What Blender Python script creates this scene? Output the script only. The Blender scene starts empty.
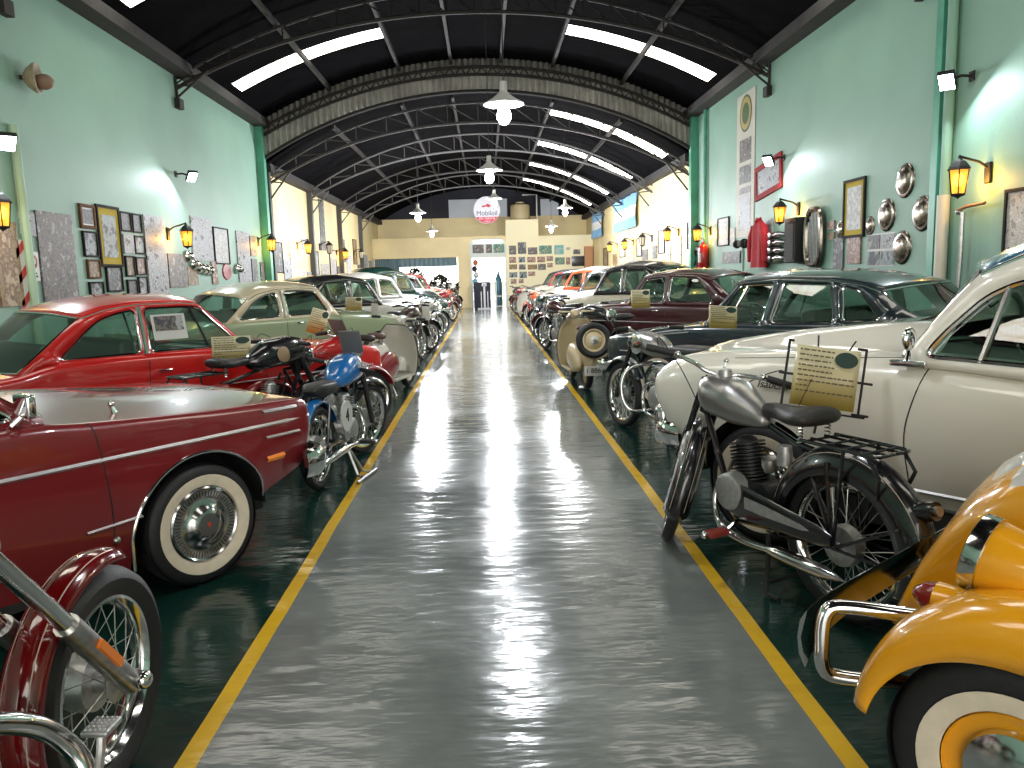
import bpy, bmesh, math, random
from mathutils import Vector, Matrix
random.seed(7)
PI = math.pi
sc = bpy.context.scene
COL = sc.collection
R = math.radians

# ------------------------------------------------------------------ materials
MATS = {}
def newmat(name):
    m = bpy.data.materials.new(name); m.use_nodes = True
    return m, m.node_tree, m.node_tree.nodes['Principled BSDF']
def mat(name, col, rough=.5, metal=0, coat=0, emit=0, noise=0, nscale=20, bump=0, spec=None, ecol=None):
    if name in MATS: return MATS[name]
    m, nt, b = newmat(name); c = (*col, 1)
    b.inputs['Base Color'].default_value = c
    b.inputs['Roughness'].default_value = rough
    b.inputs['Metallic'].default_value = metal
    b.inputs['Coat Weight'].default_value = coat
    b.inputs['Coat Roughness'].default_value = .04
    if spec is not None: b.inputs['Specular IOR Level'].default_value = spec
    if emit:
        b.inputs['Emission Color'].default_value = (*(ecol or col), 1); b.inputs['Emission Strength'].default_value = emit
    tc = nt.nodes.new('ShaderNodeTexCoord'); n = nt.nodes.new('ShaderNodeTexNoise')
    n.inputs['Scale'].default_value = nscale; n.inputs['Detail'].default_value = 3
    nt.links.new(tc.outputs['Object'], n.inputs['Vector'])
    if noise:
        r = nt.nodes.new('ShaderNodeValToRGB')
        r.color_ramp.elements[0].position = .3; r.color_ramp.elements[1].position = .7
        r.color_ramp.elements[0].color = (*[v*(1-noise) for v in col], 1)
        r.color_ramp.elements[1].color = (*[min(1, v*(1+noise)) for v in col], 1)
        nt.links.new(n.outputs['Fac'], r.inputs['Fac']); nt.links.new(r.outputs['Color'], b.inputs['Base Color'])
    if bump:
        bp = nt.nodes.new('ShaderNodeBump'); bp.inputs['Strength'].default_value = bump; bp.inputs['Distance'].default_value = .01
        nt.links.new(n.outputs['Fac'], bp.inputs['Height']); nt.links.new(bp.outputs['Normal'], b.inputs['Normal'])
    MATS[name] = m
    return m
def paint(name, col, rough=.3): return mat('paint_'+name, col, rough, 0, 1, noise=.04, nscale=1.5)
def glassmat(name, tint=(.55, .68, .62), gl=.12):
    m = bpy.data.materials.new(name); m.use_nodes = True; nt = m.node_tree; nt.nodes.clear()
    o = nt.nodes.new('ShaderNodeOutputMaterial'); mx = nt.nodes.new('ShaderNodeMixShader')
    t = nt.nodes.new('ShaderNodeBsdfTransparent'); g = nt.nodes.new('ShaderNodeBsdfGlossy'); l = nt.nodes.new('ShaderNodeLayerWeight')
    t.inputs[0].default_value = (*tint, 1); g.inputs['Roughness'].default_value = .02; g.inputs[0].default_value = (.9, .9, .9, 1)
    l.inputs[0].default_value = .25
    mr = nt.nodes.new('ShaderNodeMapRange'); mr.inputs['To Min'].default_value = gl; mr.inputs['To Max'].default_value = .9
    nt.links.new(l.outputs['Fresnel'], mr.inputs['Value']); nt.links.new(mr.outputs['Result'], mx.inputs[0])
    nt.links.new(t.outputs[0], mx.inputs[1]); nt.links.new(g.outputs[0], mx.inputs[2]); nt.links.new(mx.outputs[0], o.inputs[0])
    return m
GLASS = glassmat('car_glass')
CLEAR = glassmat('clear_glass', (.85, .88, .87), .08)
TRIM = mat('bright_trim', (.8, .8, .78), .38, 1)
CHROME = mat('chrome', (.72, .72, .72), .12, 1)
STEEL = mat('steel', (.45, .44, .42), .35, 1, noise=.2, nscale=30)
ALU = mat('aluminium', (.5, .5, .49), .42, .85, noise=.15, nscale=40)
RUB = mat('rubber', (.012, .012, .013), .6, noise=.2, nscale=60, bump=.1)
BLK = mat('black_paint', (.008, .008, .01), .25, 0, .8)
BLKM = mat('black_matte', (.012, .012, .012), .7)
LEA = mat('black_leather', (.02, .019, .018), .5, noise=.2, nscale=60, bump=.2)
WWALL = mat('whitewall', (.72, .62, .48), .6, noise=.06)
CREAM = mat('cream_enamel', (.52, .42, .25), .35, 0, .5)
IRON = mat('dark_iron', (.016, .013, .011), .75, noise=.4, nscale=9)
DIM = mat('interior_dark', (.035, .03, .028), .8, noise=.2)

# ------------------------------------------------------------------ object helpers
def link(name, me, m=None, parent=None, smooth=True, angle=38):
    o = bpy.data.objects.new(name, me); COL.objects.link(o)
    if m is not None:
        for k in (m if isinstance(m, (list, tuple)) else [m]): me.materials.append(k)
    if parent is not None: o.parent = parent
    if smooth and len(me.polygons):
        me.polygons.foreach_set('use_smooth', [True]*len(me.polygons))
        try: me.set_sharp_from_angle(angle=R(angle))
        except Exception: pass
    return o
class MB:
    """collects shapes in one mesh"""
    def __init__(s): s.b = bmesh.new(); s.mi = 0
    def f(s, vs):
        try:
            q = s.b.faces.new(vs); q.material_index = s.mi; return q
        except ValueError: return None
    def box(s, x0, x1, y0, y1, z0, z1, M=None, bev=0):
        M = M or Matrix()
        if bev:
            t = bmesh.new(); bmesh.ops.create_cube(t, size=1)
            bmesh.ops.scale(t, vec=(x1-x0, y1-y0, z1-z0), verts=t.verts)
            bmesh.ops.bevel(t, geom=t.edges[:], offset=bev, segments=3, affect='EDGES', profile=.5)
            bmesh.ops.translate(t, vec=((x0+x1)/2, (y0+y1)/2, (z0+z1)/2), verts=t.verts)
            mp = {v: s.b.verts.new(M @ v.co) for v in t.verts}
            for q in t.faces: s.f([mp[v] for v in q.verts])
            t.free(); return s
        v = [s.b.verts.new(M @ Vector(p)) for p in ((x0,y0,z0),(x1,y0,z0),(x1,y1,z0),(x0,y1,z0),(x0,y0,z1),(x1,y0,z1),(x1,y1,z1),(x0,y1,z1))]
        for q in ((3,2,1,0),(4,5,6,7),(0,1,5,4),(1,2,6,5),(2,3,7,6),(3,0,4,7)): s.f([v[i] for i in q])
        return s
    def loft(s, loops, closed=True, cap0=True, cap1=True):
        rows = [[s.b.verts.new(p) for p in l] for l in loops]; n = len(rows[0])
        for a, b in zip(rows, rows[1:]):
            for i in range(n if closed else n-1): s.f([a[i], a[(i+1) % n], b[(i+1) % n], b[i]])
        if closed and cap0: s.f(rows[0][::-1])
        if closed and cap1: s.f(rows[-1])
        return s
    def tube(s, pts, r, n=8, cyclic=False, flat=1.0):
        P = [Vector(p) for p in pts]; m = len(P)
        rr = r if isinstance(r, (list, tuple)) else [r]*m
        up = None; loops = []
        for i in range(m):
            a = P[(i-1) % m] if (cyclic or i) else P[i]; b = P[(i+1) % m] if (cyclic or i < m-1) else P[i]
            t = (b-a).normalized() if (b-a).length > 1e-9 else Vector((0, 0, 1))
            if up is None:
                up = Vector((0, 0, 1)) if abs(t.z) < .9 else Vector((1, 0, 0))
            u = (up - t*up.dot(t)).normalized() if (up - t*up.dot(t)).length > 1e-6 else t.orthogonal().normalized()
            w = t.cross(u); up = u
            loops.append([P[i] + (u*math.cos(2*PI*k/n)*flat + w*math.sin(2*PI*k/n))*rr[i] for k in range(n)])
        if cyclic: loops.append(loops[0]); s.loft(loops, cap0=False, cap1=False)
        else: s.loft(loops)
        return s
    def lathe(s, prof, M=None, n=32, a0=0, a1=2*PI):
        """prof: (radius, axial) ; axis = local z of M"""
        M = M or Matrix(); full = abs(a1-a0-2*PI) < 1e-6; k = n if full else n+1; cols = []
        for j in range(k):
            a = a0+(a1-a0)*j/n
            cols.append([s.b.verts.new(M @ Vector((r*math.cos(a), r*math.sin(a), z))) for r, z in prof])
        for j in range(n):
            A, B = cols[j], cols[(j+1) % k]
            for i in range(len(prof)-1): s.f([A[i], B[i], B[i+1], A[i+1]])
        return s
    def ball(s, c, r, M=None, n=16, sx=1, sy=1, sz=1):
        M = M or Matrix(); M = M @ Matrix.Translation(c) @ Matrix.Diagonal((sx, sy, sz, 1))
        return s.lathe([(r*math.sin(PI*i/8), -r*math.cos(PI*i/8)) for i in range(9)], M, n)
    def disc(s, c, nrm, r, n=20, th=.004):
        return s.lathe([(0, th), (r, th), (r, -th), (0, -th)], axis(c, nrm), n)
    def done(s, name, m, parent=None, smooth=True, angle=38, weld=True):
        if weld: bmesh.ops.remove_doubles(s.b, verts=s.b.verts, dist=1e-5)
        bmesh.ops.dissolve_degenerate(s.b, dist=1e-6, edges=s.b.edges)
        bmesh.ops.recalc_face_normals(s.b, faces=s.b.faces)
        me = bpy.data.meshes.new(name); s.b.to_mesh(me); s.b.free()
        return link(name, me, m, parent, smooth, angle)
def axis(c, d):
    return Matrix.Translation(c) @ Vector(d).normalized().to_track_quat('Z', 'Y').to_matrix().to_4x4()
def empty(name, loc, rz=0, label=None, cat=None, group=None, scale=1):
    o = bpy.data.objects.new(name, None); COL.objects.link(o); o.location = loc; o.rotation_euler = (0, 0, rz)
    o.scale = (scale,)*3; o.empty_display_size = .1
    if label: tag(o, label, cat, group)
    return o
def tag(o, label, cat, group=None):
    o['label'] = label; o['category'] = cat
    if group: o['group'] = group
    return o
def struct(o): o['kind'] = 'structure'; return o
def box(name, m, x0, x1, y0, y1, z0, z1, parent=None, bev=0):
    return MB().box(x0, x1, y0, y1, z0, z1, bev=bev).done(name, m, parent, smooth=bool(bev))
def smooth_path(pts, n=6, cyclic=False):
    P = [Vector(p) for p in pts]; out = []; m = len(P)
    rng = m if cyclic else m-1
    for i in range(rng):
        p0 = P[(i-1) % m] if (cyclic or i) else P[0]; p1 = P[i]; p2 = P[(i+1) % m]; p3 = P[(i+2) % m] if (cyclic or i+2 < m) else P[-1]
        for k in range(n):
            t = k/n
            out.append(.5*((2*p1)+(p2-p0)*t+(2*p0-5*p1+4*p2-p3)*t*t+(3*p1-p0-3*p2+p3)*t**3))
    if not cyclic: out.append(P[-1])
    return out
def interp(tab, x):
    tab = sorted(tab)
    if x <= tab[0][0]: return tab[0][1]
    for (a, b), (c, d) in zip(tab, tab[1:]):
        if x <= c:
            t = (x-a)/(c-a) if c > a else 0
            return b+(d-b)*t
    return tab[-1][1]
def sinterp(tab, x):
    """smooth (monotone-ish cubic) interpolation"""
    tab = sorted(tab); n = len(tab)
    if x <= tab[0][0]: return tab[0][1]
    if x >= tab[-1][0]: return tab[-1][1]
    for i in range(n-1):
        if x <= tab[i+1][0]: break
    def sl(j):
        if j == 0: return (tab[1][1]-tab[0][1])/(tab[1][0]-tab[0][0])
        if j == n-1: return (tab[-1][1]-tab[-2][1])/(tab[-1][0]-tab[-2][0])
        a = (tab[j][1]-tab[j-1][1])/(tab[j][0]-tab[j-1][0]); b = (tab[j+1][1]-tab[j][1])/(tab[j+1][0]-tab[j][0])
        return 0 if a*b <= 0 else 2*a*b/(a+b)
    h = tab[i+1][0]-tab[i][0]; t = (x-tab[i][0])/h; a, b = sl(i)*h, sl(i+1)*h
    return (2*t**3-3*t*t+1)*tab[i][1]+(t**3-2*t*t+t)*a+(-2*t**3+3*t*t)*tab[i+1][1]+(t**3-t*t)*b

# ------------------------------------------------------------------ camera
H = 1.5
cam = bpy.data.cameras.new('camera'); cam.sensor_width = 36; cam.lens = 780/1024*36; cam.clip_start = .05; cam.clip_end = 400
co = bpy.data.objects.new('camera', cam); COL.objects.link(co); sc.camera = co
Mc = Matrix.Rotation(R(-1.74), 4, 'Z') @ Matrix.Rotation(R(90-8.08), 4, 'X') @ Matrix.Rotation(R(-1.6), 4, 'Z')
co.matrix_world = Matrix.Translation((0, 0, H)) @ Mc

# ------------------------------------------------------------------ world and view
w = bpy.data.worlds.new('world'); sc.world = w; w.use_nodes = True
bg = w.node_tree.nodes['Background']; bg.inputs[0].default_value = (1, .97, .92, 1); bg.inputs[1].default_value = 4.6
sc.view_settings.view_transform = 'Standard'; sc.view_settings.look = 'None'
sc.view_settings.gamma = 1; sc.view_settings.exposure = 0; sc.view_settings.use_curve_mapping = False
try:
    sc.cycles.use_denoising = True; sc.cycles.max_bounces = 8; sc.cycles.transparent_max_bounces = 16
    sc.cycles.sample_clamp_indirect = 6; sc.cycles.caustics_reflective = False; sc.cycles.caustics_refractive = False
except Exception: pass

# ------------------------------------------------------------------ room shell
XL, XR, Y0, YM, YE = -4.97, 4.88, -9.0, 18.25, 35.5
def wallmat(name, col, dirt=(.5, .5, .5)):
    m, nt, b = newmat(name); b.inputs['Roughness'].default_value = .55
    tc = nt.nodes.new('ShaderNodeTexCoord'); n1 = nt.nodes.new('ShaderNodeTexNoise'); n1.inputs['Scale'].default_value = .7; n1.inputs['Detail'].default_value = 6
    n2 = nt.nodes.new('ShaderNodeTexNoise'); n2.inputs['Scale'].default_value = 25; n2.inputs['Detail'].default_value = 4
    r = nt.nodes.new('ShaderNodeValToRGB'); r.color_ramp.elements[0].color = (*[v*.86 for v in col], 1); r.color_ramp.elements[1].color = (*[min(1, v*1.08) for v in col], 1)
    r.color_ramp.elements[0].position = .3; r.color_ramp.elements[1].position = .7
    bp = nt.nodes.new('ShaderNodeBump'); bp.inputs['Strength'].default_value = .15; bp.inputs['Distance'].default_value = .01
    nt.links.new(tc.outputs['Object'], n1.inputs['Vector']); nt.links.new(tc.outputs['Object'], n2.inputs['Vector'])
    nt.links.new(n1.outputs['Fac'], r.inputs['Fac']); nt.links.new(r.outputs['Color'], b.inputs['Base Color'])
    nt.links.new(n2.outputs['Fac'], bp.inputs['Height']); nt.links.new(bp.outputs['Normal'], b.inputs['Normal'])
    return m
TEAL = wallmat('teal_wall', (.235, .41, .315)); YEL = wallmat('cream_wall', (.80, .66, .36))
TEALP = mat('teal_paint', (.09, .36, .24), .4, noise=.15, nscale=4)

def floormat():
    m, nt, b = newmat('painted_floor'); L = nt.links.new; N = nt.nodes.new
    tc = N('ShaderNodeTexCoord'); sx = N('ShaderNodeSeparateXYZ'); L(tc.outputs['Object'], sx.inputs[0])
    wob = N('ShaderNodeTexNoise'); wob.inputs['Scale'].default_value = 1.2; L(tc.outputs['Object'], wob.inputs['Vector'])
    wm = N('ShaderNodeMath'); wm.operation = 'MULTIPLY_ADD'; wm.inputs[1].default_value = .02; L(wob.outputs['Fac'], wm.inputs[0]); L(sx.outputs['X'], wm.inputs[2])
    def inside(a, b_):
        g = N('ShaderNodeMath'); g.operation = 'GREATER_THAN'; g.inputs[1].default_value = a; L(wm.outputs[0], g.inputs[0])
        l = N('ShaderNodeMath'); l.operation = 'LESS_THAN'; l.inputs[1].default_value = b_; L(wm.outputs[0], l.inputs[0])
        k = N('ShaderNodeMath'); k.operation = 'MULTIPLY'; L(g.outputs[0], k.inputs[0]); L(l.outputs[0], k.inputs[1]); return k
    aisle = inside(-.985, 1.085); y1 = inside(-1.01, -.942); y2 = inside(1.048, 1.116)
    ya = N('ShaderNodeMath'); ya.operation = 'ADD'; L(y1.outputs[0], ya.inputs[0]); L(y2.outputs[0], ya.inputs[1])
    n = N('ShaderNodeTexNoise'); n.inputs['Scale'].default_value = 1.1; n.inputs['Detail'].default_value = 8; n.inputs['Roughness'].default_value = .65; L(tc.outputs['Object'], n.inputs['Vector'])
    def ramp(c0, c1, p0=.35, p1=.65):
        r = N('ShaderNodeValToRGB'); r.color_ramp.elements[0].color = (*c0, 1); r.color_ramp.elements[1].color = (*c1, 1)
        r.color_ramp.elements[0].position = p0; r.color_ramp.elements[1].position = p1; L(n.outputs['Fac'], r.inputs['Fac']); return r
    gr = ramp((.14, .158, .153), (.215, .238, .228)); gn = ramp((.004, .022, .017), (.008, .036, .028)); yl = ramp((.70, .42, .022), (.80, .49, .03))
    # chips and scratches of white plaster
    ch = N('ShaderNodeTexNoise'); ch.inputs['Scale'].default_value = 9; ch.inputs['Detail'].default_value = 10; ch.inputs['Roughness'].default_value = .8
    mp = N('ShaderNodeMapping'); mp.inputs['Scale'].default_value = (.6, 2.2, 1); L(tc.outputs['Object'], mp.inputs['Vector']); L(mp.outputs[0], ch.inputs['Vector'])
    cr = N('ShaderNodeValToRGB'); cr.color_ramp.elements[0].position = .735; cr.color_ramp.elements[1].position = .75; L(ch.outputs['Fac'], cr.inputs['Fac'])
    m1 = N('ShaderNodeMix'); m1.data_type = 'RGBA'; L(aisle.outputs[0], m1.inputs['Factor']); L(gn.outputs[0], m1.inputs['A']); L(gr.outputs[0], m1.inputs['B'])
    m2 = N('ShaderNodeMix'); m2.data_type = 'RGBA'; L(ya.outputs[0], m2.inputs['Factor']); L(m1.outputs['Result'], m2.inputs['A']); L(yl.outputs[0], m2.inputs['B'])
    m3 = N('ShaderNodeMix'); m3.data_type = 'RGBA'; L(cr.outputs[0], m3.inputs['Factor']); L(m2.outputs['Result'], m3.inputs['A']); m3.inputs['B'].default_value = (.45, .45, .42, 1)
    L(m3.outputs['Result'], b.inputs['Base Color'])
    rr = N('ShaderNodeMapRange'); rr.inputs['From Min'].default_value = .3; rr.inputs['From Max'].default_value = .7; rr.inputs['To Min'].default_value = .10; rr.inputs['To Max'].default_value = .22
    L(n.outputs['Fac'], rr.inputs['Value']); L(rr.outputs[0], b.inputs['Roughness'])
    b.inputs['Specular IOR Level'].default_value = .6
    # slow waves of the hand-rolled enamel
    w2 = N('ShaderNodeTexNoise'); w2.inputs['Scale'].default_value = 5.5; w2.inputs['Detail'].default_value = 3; m4 = N('ShaderNodeMapping'); m4.inputs['Scale'].default_value = (.55, 1.8, 1)
    L(tc.outputs['Object'], m4.inputs['Vector']); L(m4.outputs[0], w2.inputs['Vector'])
    bp = N('ShaderNodeBump'); bp.inputs['Strength'].default_value = .38; bp.inputs['Distance'].default_value = .02; L(w2.outputs['Fac'], bp.inputs['Height']); L(bp.outputs[0], b.inputs['Normal'])
    return m
fl = struct(box('floor', floormat(), XL-.3, XR+.3, Y0, 46, -.1, 0))
struct(box('wall_left', [TEAL], XL-.25, XL, Y0, YM, -.1, 5.15)); struct(box('wall_right', [TEAL], XR, XR+.25, Y0, YM, -.1, 5.15))
struct(box('wall_left', [YEL], XL-.25, XL, YM, 46, -.1, 4.2)); struct(box('wall_right', [YEL], XR, XR+.25, YM, 46, -.1, 4.2))
# barrel roof
ROOF = mat('dark_roof', (.0028, .0025, .0035), .95, noise=.5, nscale=3, spec=.03)
def arch_z(x, ze, rise, xc=-.045, hw=4.95):
    Rr = (hw*hw+rise*rise)/(2*rise); return ze+rise-Rr+math.sqrt(max(0, Rr*Rr-(x-xc)**2))
def arc_pts(ze, rise, n=28, hw=4.95, off=0):
    return [(-.045-hw+2*hw*i/n, arch_z(-.045-hw+2*hw*i/n, ze, rise)+off) for i in range(n+1)]
SK = [(15.4, 16.1, -1), (15.4, 16.1, 1), (10.3, 11.25, -1), (10.3, 11.25, 1), (5.3, 6.25, -1), (5.3, 6.25, 1), (.3, 1.25, -1), (.3, 1.25, 1), (-5, -4, -1), (-5, -4, 1)]
SKF = [(19.3, 20.2, 1), (23.9, 24.8, 1), (28.4, 29.3, 1), (33.0, 33.9, 1)]
def roof(name, ya, yb, ze, rise, holes):
    """curved roof sheets with real openings where the translucent sheets sit; corrugated by material"""
    mb = MB(); ys = sorted({ya, yb, *[h[0] for h in holes], *[h[1] for h in holes]}); P = arc_pts(ze, rise)
    for a, b in zip(ys, ys[1:]):
        for (x0, z0), (x1, z1) in zip(P, P[1:]):
            xm = (x0+x1)/2+.045
            if any(h[0] <= a < h[1] and 1.9 < xm*h[2] < 4.75 for h in holes): continue
            for dz, flip in ((0, 1), (.12, -1)):
                mb.f([mb.b.verts.new(p) for p in ((x0, a, z0+dz), (x1, a, z1+dz), (x1, b, z1+dz), (x0, b, z0+dz))][::flip])
    return struct(mb.done(name, ROOF, smooth=False))
m, nt, b = newmat('translucent_sheet')
b.inputs['Base Color'].default_value = (.8, .8, .75, 1); b.inputs['Roughness'].default_value = .6
tc = nt.nodes.new('ShaderNodeTexCoord'); nn = nt.nodes.new('ShaderNodeTexNoise'); nn.inputs['Scale'].default_value = 3.5; nn.inputs['Detail'].default_value = 8
rp = nt.nodes.new('ShaderNodeValToRGB'); rp.color_ramp.elements[0].position = .25; rp.color_ramp.elements[0].color = (.75, .62, .42, 1); rp.color_ramp.elements[1].position = .55; rp.color_ramp.elements[1].color = (1, .97, .88, 1)
nt.links.new(tc.outputs['Object'], nn.inputs['Vector']); nt.links.new(nn.outputs['Fac'], rp.inputs['Fac']); nt.links.new(rp.outputs['Color'], b.inputs['Emission Color']); b.inputs['Emission Strength'].default_value = 5.5
SKYM = m
roof('ceiling', Y0, YM+.1, 4.95, 1.3, SK); roof('ceiling', YM, 46, 4.0, 1.55, SKF)
def skylight(h, ze, rise, far=False):
    mb = MB(); P = [p for p in arc_pts(ze, rise, 28, off=.03)]
    for (x0, z0), (x1, z1) in zip(P, P[1:]):
        if 1.9 < ((x0+x1)/2+.045)*h[2] < 4.75:
            for dz in (0, .02): mb.f([mb.b.verts.new(p) for p in ((x0, h[0], z0+dz), (x1, h[0], z1+dz), (x1, h[1], z1+dz), (x0, h[1], z0+dz))])
    return struct(mb.done('window_%d' % skylight.n, SKYM, smooth=False))
skylight.n = 1
for h in SK: skylight(h, 4.95, 1.3); skylight.n += 1
for h in SKF: skylight(h, 4.0, 1.55, True); skylight.n += 1
# purlins running along the hall, eave beams, lattice arches
def purlin(x, ze, rise, ya, yb):
    z = arch_z(x, ze, rise); struct(MB().box(x-.03, x+.03, ya, yb, z-.10, z-.005).done('ceiling_purlin', IRON, smooth=False))
for x in (-3.3, -1.75, -.6, .5, 1.65, 3.2): purlin(x, 4.95, 1.3, Y0, YM)
for x in (-3.3, -1.75, -.6, .5, 1.65, 3.2): purlin(x, 4.0, 1.55, YM, 46)
for s, X in ((1, XL), (-1, XR)):
    struct(MB().box(min(X, X+s*.28), max(X, X+s*.28), Y0, YM, 4.85, 5.02).done('ceiling_beam', IRON, smooth=False))
    struct(MB().box(min(X, X+s*.22), max(X, X+s*.22), YM, 46, 3.92, 4.1).done('ceiling_beam', IRON, smooth=False))
GREYM = mat('truss_grey', (.075, .072, .07), .6, noise=.2)
def truss(y, ze, rise, dep, m, name='ceiling_truss', r=.028, web=22, ends=True):
    mb = MB(); top = [Vector((x, y, z-.13)) for x, z in arc_pts(ze, rise)]
    bot = [Vector((x, y, z-.13-dep*(.45+.55*math.sin(PI*i/28)))) for i, (x, z) in enumerate(arc_pts(ze, rise))]
    mb.tube(top, r, 5); mb.tube(bot, r*1.25, 5)
    for k in range(web+1):
        a = k/web*28; i = int(min(27, a)); f = a-i
        p = top[i].lerp(top[i+1], f); q = bot[i].lerp(bot[i+1], f)
        mb.tube([p, q], r*.45, 4)
        if k < web:
            a2 = (k+1)/web*28; j = int(min(27, a2)); q2 = bot[j].lerp(bot[j+1], a2-j) if k % 2 else bot[j].lerp(bot[j+1], a2-j)
            mb.tube([p, q2], r*.45, 4)
    return struct(mb.done(name, m))
for y in (13.6, 8.9, 4.2, -.5, -5.2): truss(y, 4.95, 1.3, .34, IRON)
for y in (18.75, 22.8, 27.3, 31.8): truss(y, 4.0, 1.55, .44, GREYM, web=14)
# bracket ends of the lattice arches on the near walls
for y in (13.5, 8.8):
    for s, X in ((1, XL), (-1, XR)):
        mb = MB(); mb.tube([(X, y, 4.95), (X+s*.02, y, 4.45)], .03, 5); mb.tube([(X+s*.02, y, 4.5), (X+s*.55, y, 4.92)], .02, 5); mb.tube([(X+s*.02, y, 4.72), (X+s*.3, y, 4.9)], .015, 5); mb.tube([(X, y, 4.7), (X+s*.28, y, 4.68)], .015, 5); mb.box(min(X, X+s*.09), max(X, X+s*.09), y-.09, y+.09, 4.32, 4.48)
        struct(mb.done('wall_bracket', IRON))
# corrugated fascia arch between the two halves
FASC = mat('corrugated_fascia', (.36, .34, .30), .6, 0, noise=.25, nscale=3)
def fascia():
    mb = MB(); n = 500; A = []
    for i in range(n+1):
        x = -.045-4.93+9.86*i/n; zt = arch_z(x, 4.95, 1.3)-.005; zb = arch_z(x, 4.12, 1.44)+.0
        y = 18.2+.035*math.sin(2*PI*x/.13); A.append((mb.b.verts.new((x, y, zb)), mb.b.verts.new((x, y, zt))))
    for a, b in zip(A, A[1:]): mb.f([a[0], b[0], b[1], a[1]])
    o = mb.done('wall_fascia', FASC); md = o.modifiers.new('s', 'SOLIDIFY'); md.thickness = .01; return struct(o)
fascia()
mb = MB(); P = [Vector((x, 18.12, z-.2)) for x, z in arc_pts(4.95, 1.3)]; Q = [Vector((x, 18.12, z-.36)) for x, z in arc_pts(4.95, 1.3)]
mb.tube(P, .035, 5); mb.tube(Q, .035, 5)
for k in range(84):
    t = k/84*28; i = int(t); f = t-i; t2 = (k+1)/84*28; j = min(27, int(t2)); g = t2-j
    mb.tube([(P if k % 2 else Q)[i].lerp((P if k % 2 else Q)[i+1], f), (Q if k % 2 else P)[j].lerp((Q if k % 2 else P)[j+1], g)], .012, 4)
struct(mb.done('ceiling_truss', IRON))
mb = MB(); P = [Vector((x, 18.1, z-.03)) for x, z in arc_pts(4.12, 1.44)]; mb.tube(P, .045, 6); struct(mb.done('trim_1', IRON))
# blank wall above the far eaves closing the step down to the lower roof
# columns
for s, X in ((1, XL), (-1, XR)):
    struct(MB().box(min(X, X+s*.16), max(X, X+s*.16), YM-.3, YM-.12, 0, 5).done('wall_column', TEALP, smooth=False))
DKC = mat('column_grey', (.05, .055, .05), .5)
for y in (18.45, 22.8, 27.3, 31.8):
    for s, X in ((1, XL), (-1, XR)):
        if s == 1:
            struct(MB().box(min(X, X+s*.14), max(X, X+s*.14), y-.08, y+.08, 0, 3.95).done('wall_column', DKC, smooth=False))
        mb = MB(); mb.tube([(X+s*.1, y, 3.3), (X+s*.62, y, 3.95)], .022, 5); mb.tube([(X+s*.1, y, 3.72), (X+s*.35, y, 3.95)], .016, 5); mb.tube([(X+s*.1, y, 3.72), (X+s*.42, y, 3.69)], .016, 5)
        struct(mb.done('wall_bracket', DKC))
# end partition
struct(box('ceiling_slab', YEL, .98, 2.6, 35.55, 37.6, 3.0, 3.1))
struct(box('wall_back', YEL, XL, XR, 37.6, 37.8, 2.9, 4.15)).name = 'wall_back'
struct(box('wall_back', YEL, -4.97, -1.2, YE, YE+.15, 2.28, 3.18)); struct(box('wall_back', YEL, -1.2, -.66, YE, YE+.15, 0, 3.18)); 
struct(box('wall_back', YEL, -.66, .98, YE, YE+.15, 2.95, 3.18)); struct(box('wall_back', mat('pale_partition', (.85, .78, .52), .6), .98, XR, YE-.05, YE+.15, 0, 3.12))
struct(box('wall_back', MATS['pale_partition'], .98, 2.45, YE-.06, YE+.16, 3.1, 3.86))
GAB = mat('gable_dark', (.012, .014, .025), .7)
struct(box('wall_gable', GAB, XL, XR, 38.0, 38.15, 4.1, 5.7))
mgw = mat('gable_window', (.25, .26, .28), .4, emit=.25, ecol=(.6, .65, .7))
struct(box('window_20', mgw, -1.62, 1.15, 37.9, 37.98, 4.12, 5.02)); struct(box('window_21', mgw, 2.75, 3.6, 37.9, 37.98, 4.12, 4.95))
DOORF = mat('pale_frame', (.62, .66, .6), .5)
mb = MB(); mb.box(-.66, -.56, YE-.03, YE+.1, 0, 2.95); mb.box(.92, 1.0, YE-.03, YE+.1, 0, 2.95); mb.box(-.56, .92, YE-.02, YE+.08, 2.22, 2.95)
struct(mb.done('door_1', DOORF, smooth=False))
struct(box('wall_outside', mat('outside_sunlit', (.9, .93, .95), .8), -5.2, 5.2, 47, 47.2, -.1, 1.0))
# ------------------------------------------------------------------ lamps
LWH = mat('lamp_enamel', (.5, .5, .48), .4)
BULB = mat('bulb_glow', (1, 1, 1), .4, emit=16, ecol=(.86, .92, 1))
WARM = mat('warm_bulb_glow', (1, .6, .2), .4, emit=10, ecol=(1, .50, .10))
def point(loc, power, col, r=.06, parent=None):
    l = bpy.data.lights.new('light', 'POINT'); l.energy = power; l.color = col; l.shadow_soft_size = r
    o = bpy.data.objects.new('light', l); COL.objects.link(o); o.location = loc
    if parent: o.parent = parent
    return o
def pendant(x, y, z, ztop, label, power=140):
    t = empty('pendant_lamp', (x, y, z), 0, label, 'lamp', 'pendant lamps over the aisle')
    MB().tube([(0, 0, .20), (.01, 0, (ztop-z)*.5), (0, 0, ztop-z)], .007, 5).done('cord', BLKM, t)
    MB().lathe([(0, .22), (.035, .22), (.04, .12), (.07, .09), (.12, .05), (.205, 0), (.21, -.012), (.2, -.01), (.12, .035), (.05, .06)], None, 32).done('lamp_shade', LWH, t)
    MB().lathe([(0, .05), (.03, .045), (.035, 0), (.055, -.05), (.075, -.11), (.07, -.16), (.04, -.2), (0, -.215)], None, 20).done('bulb', BULB, t)
    point((0, 0, -.28), power, (.92, .95, 1), .09, t)
pendant(.25, 8.4, 3.24, 6.15, 'nearest white enamel pendant lamp hanging over the aisle')
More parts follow.
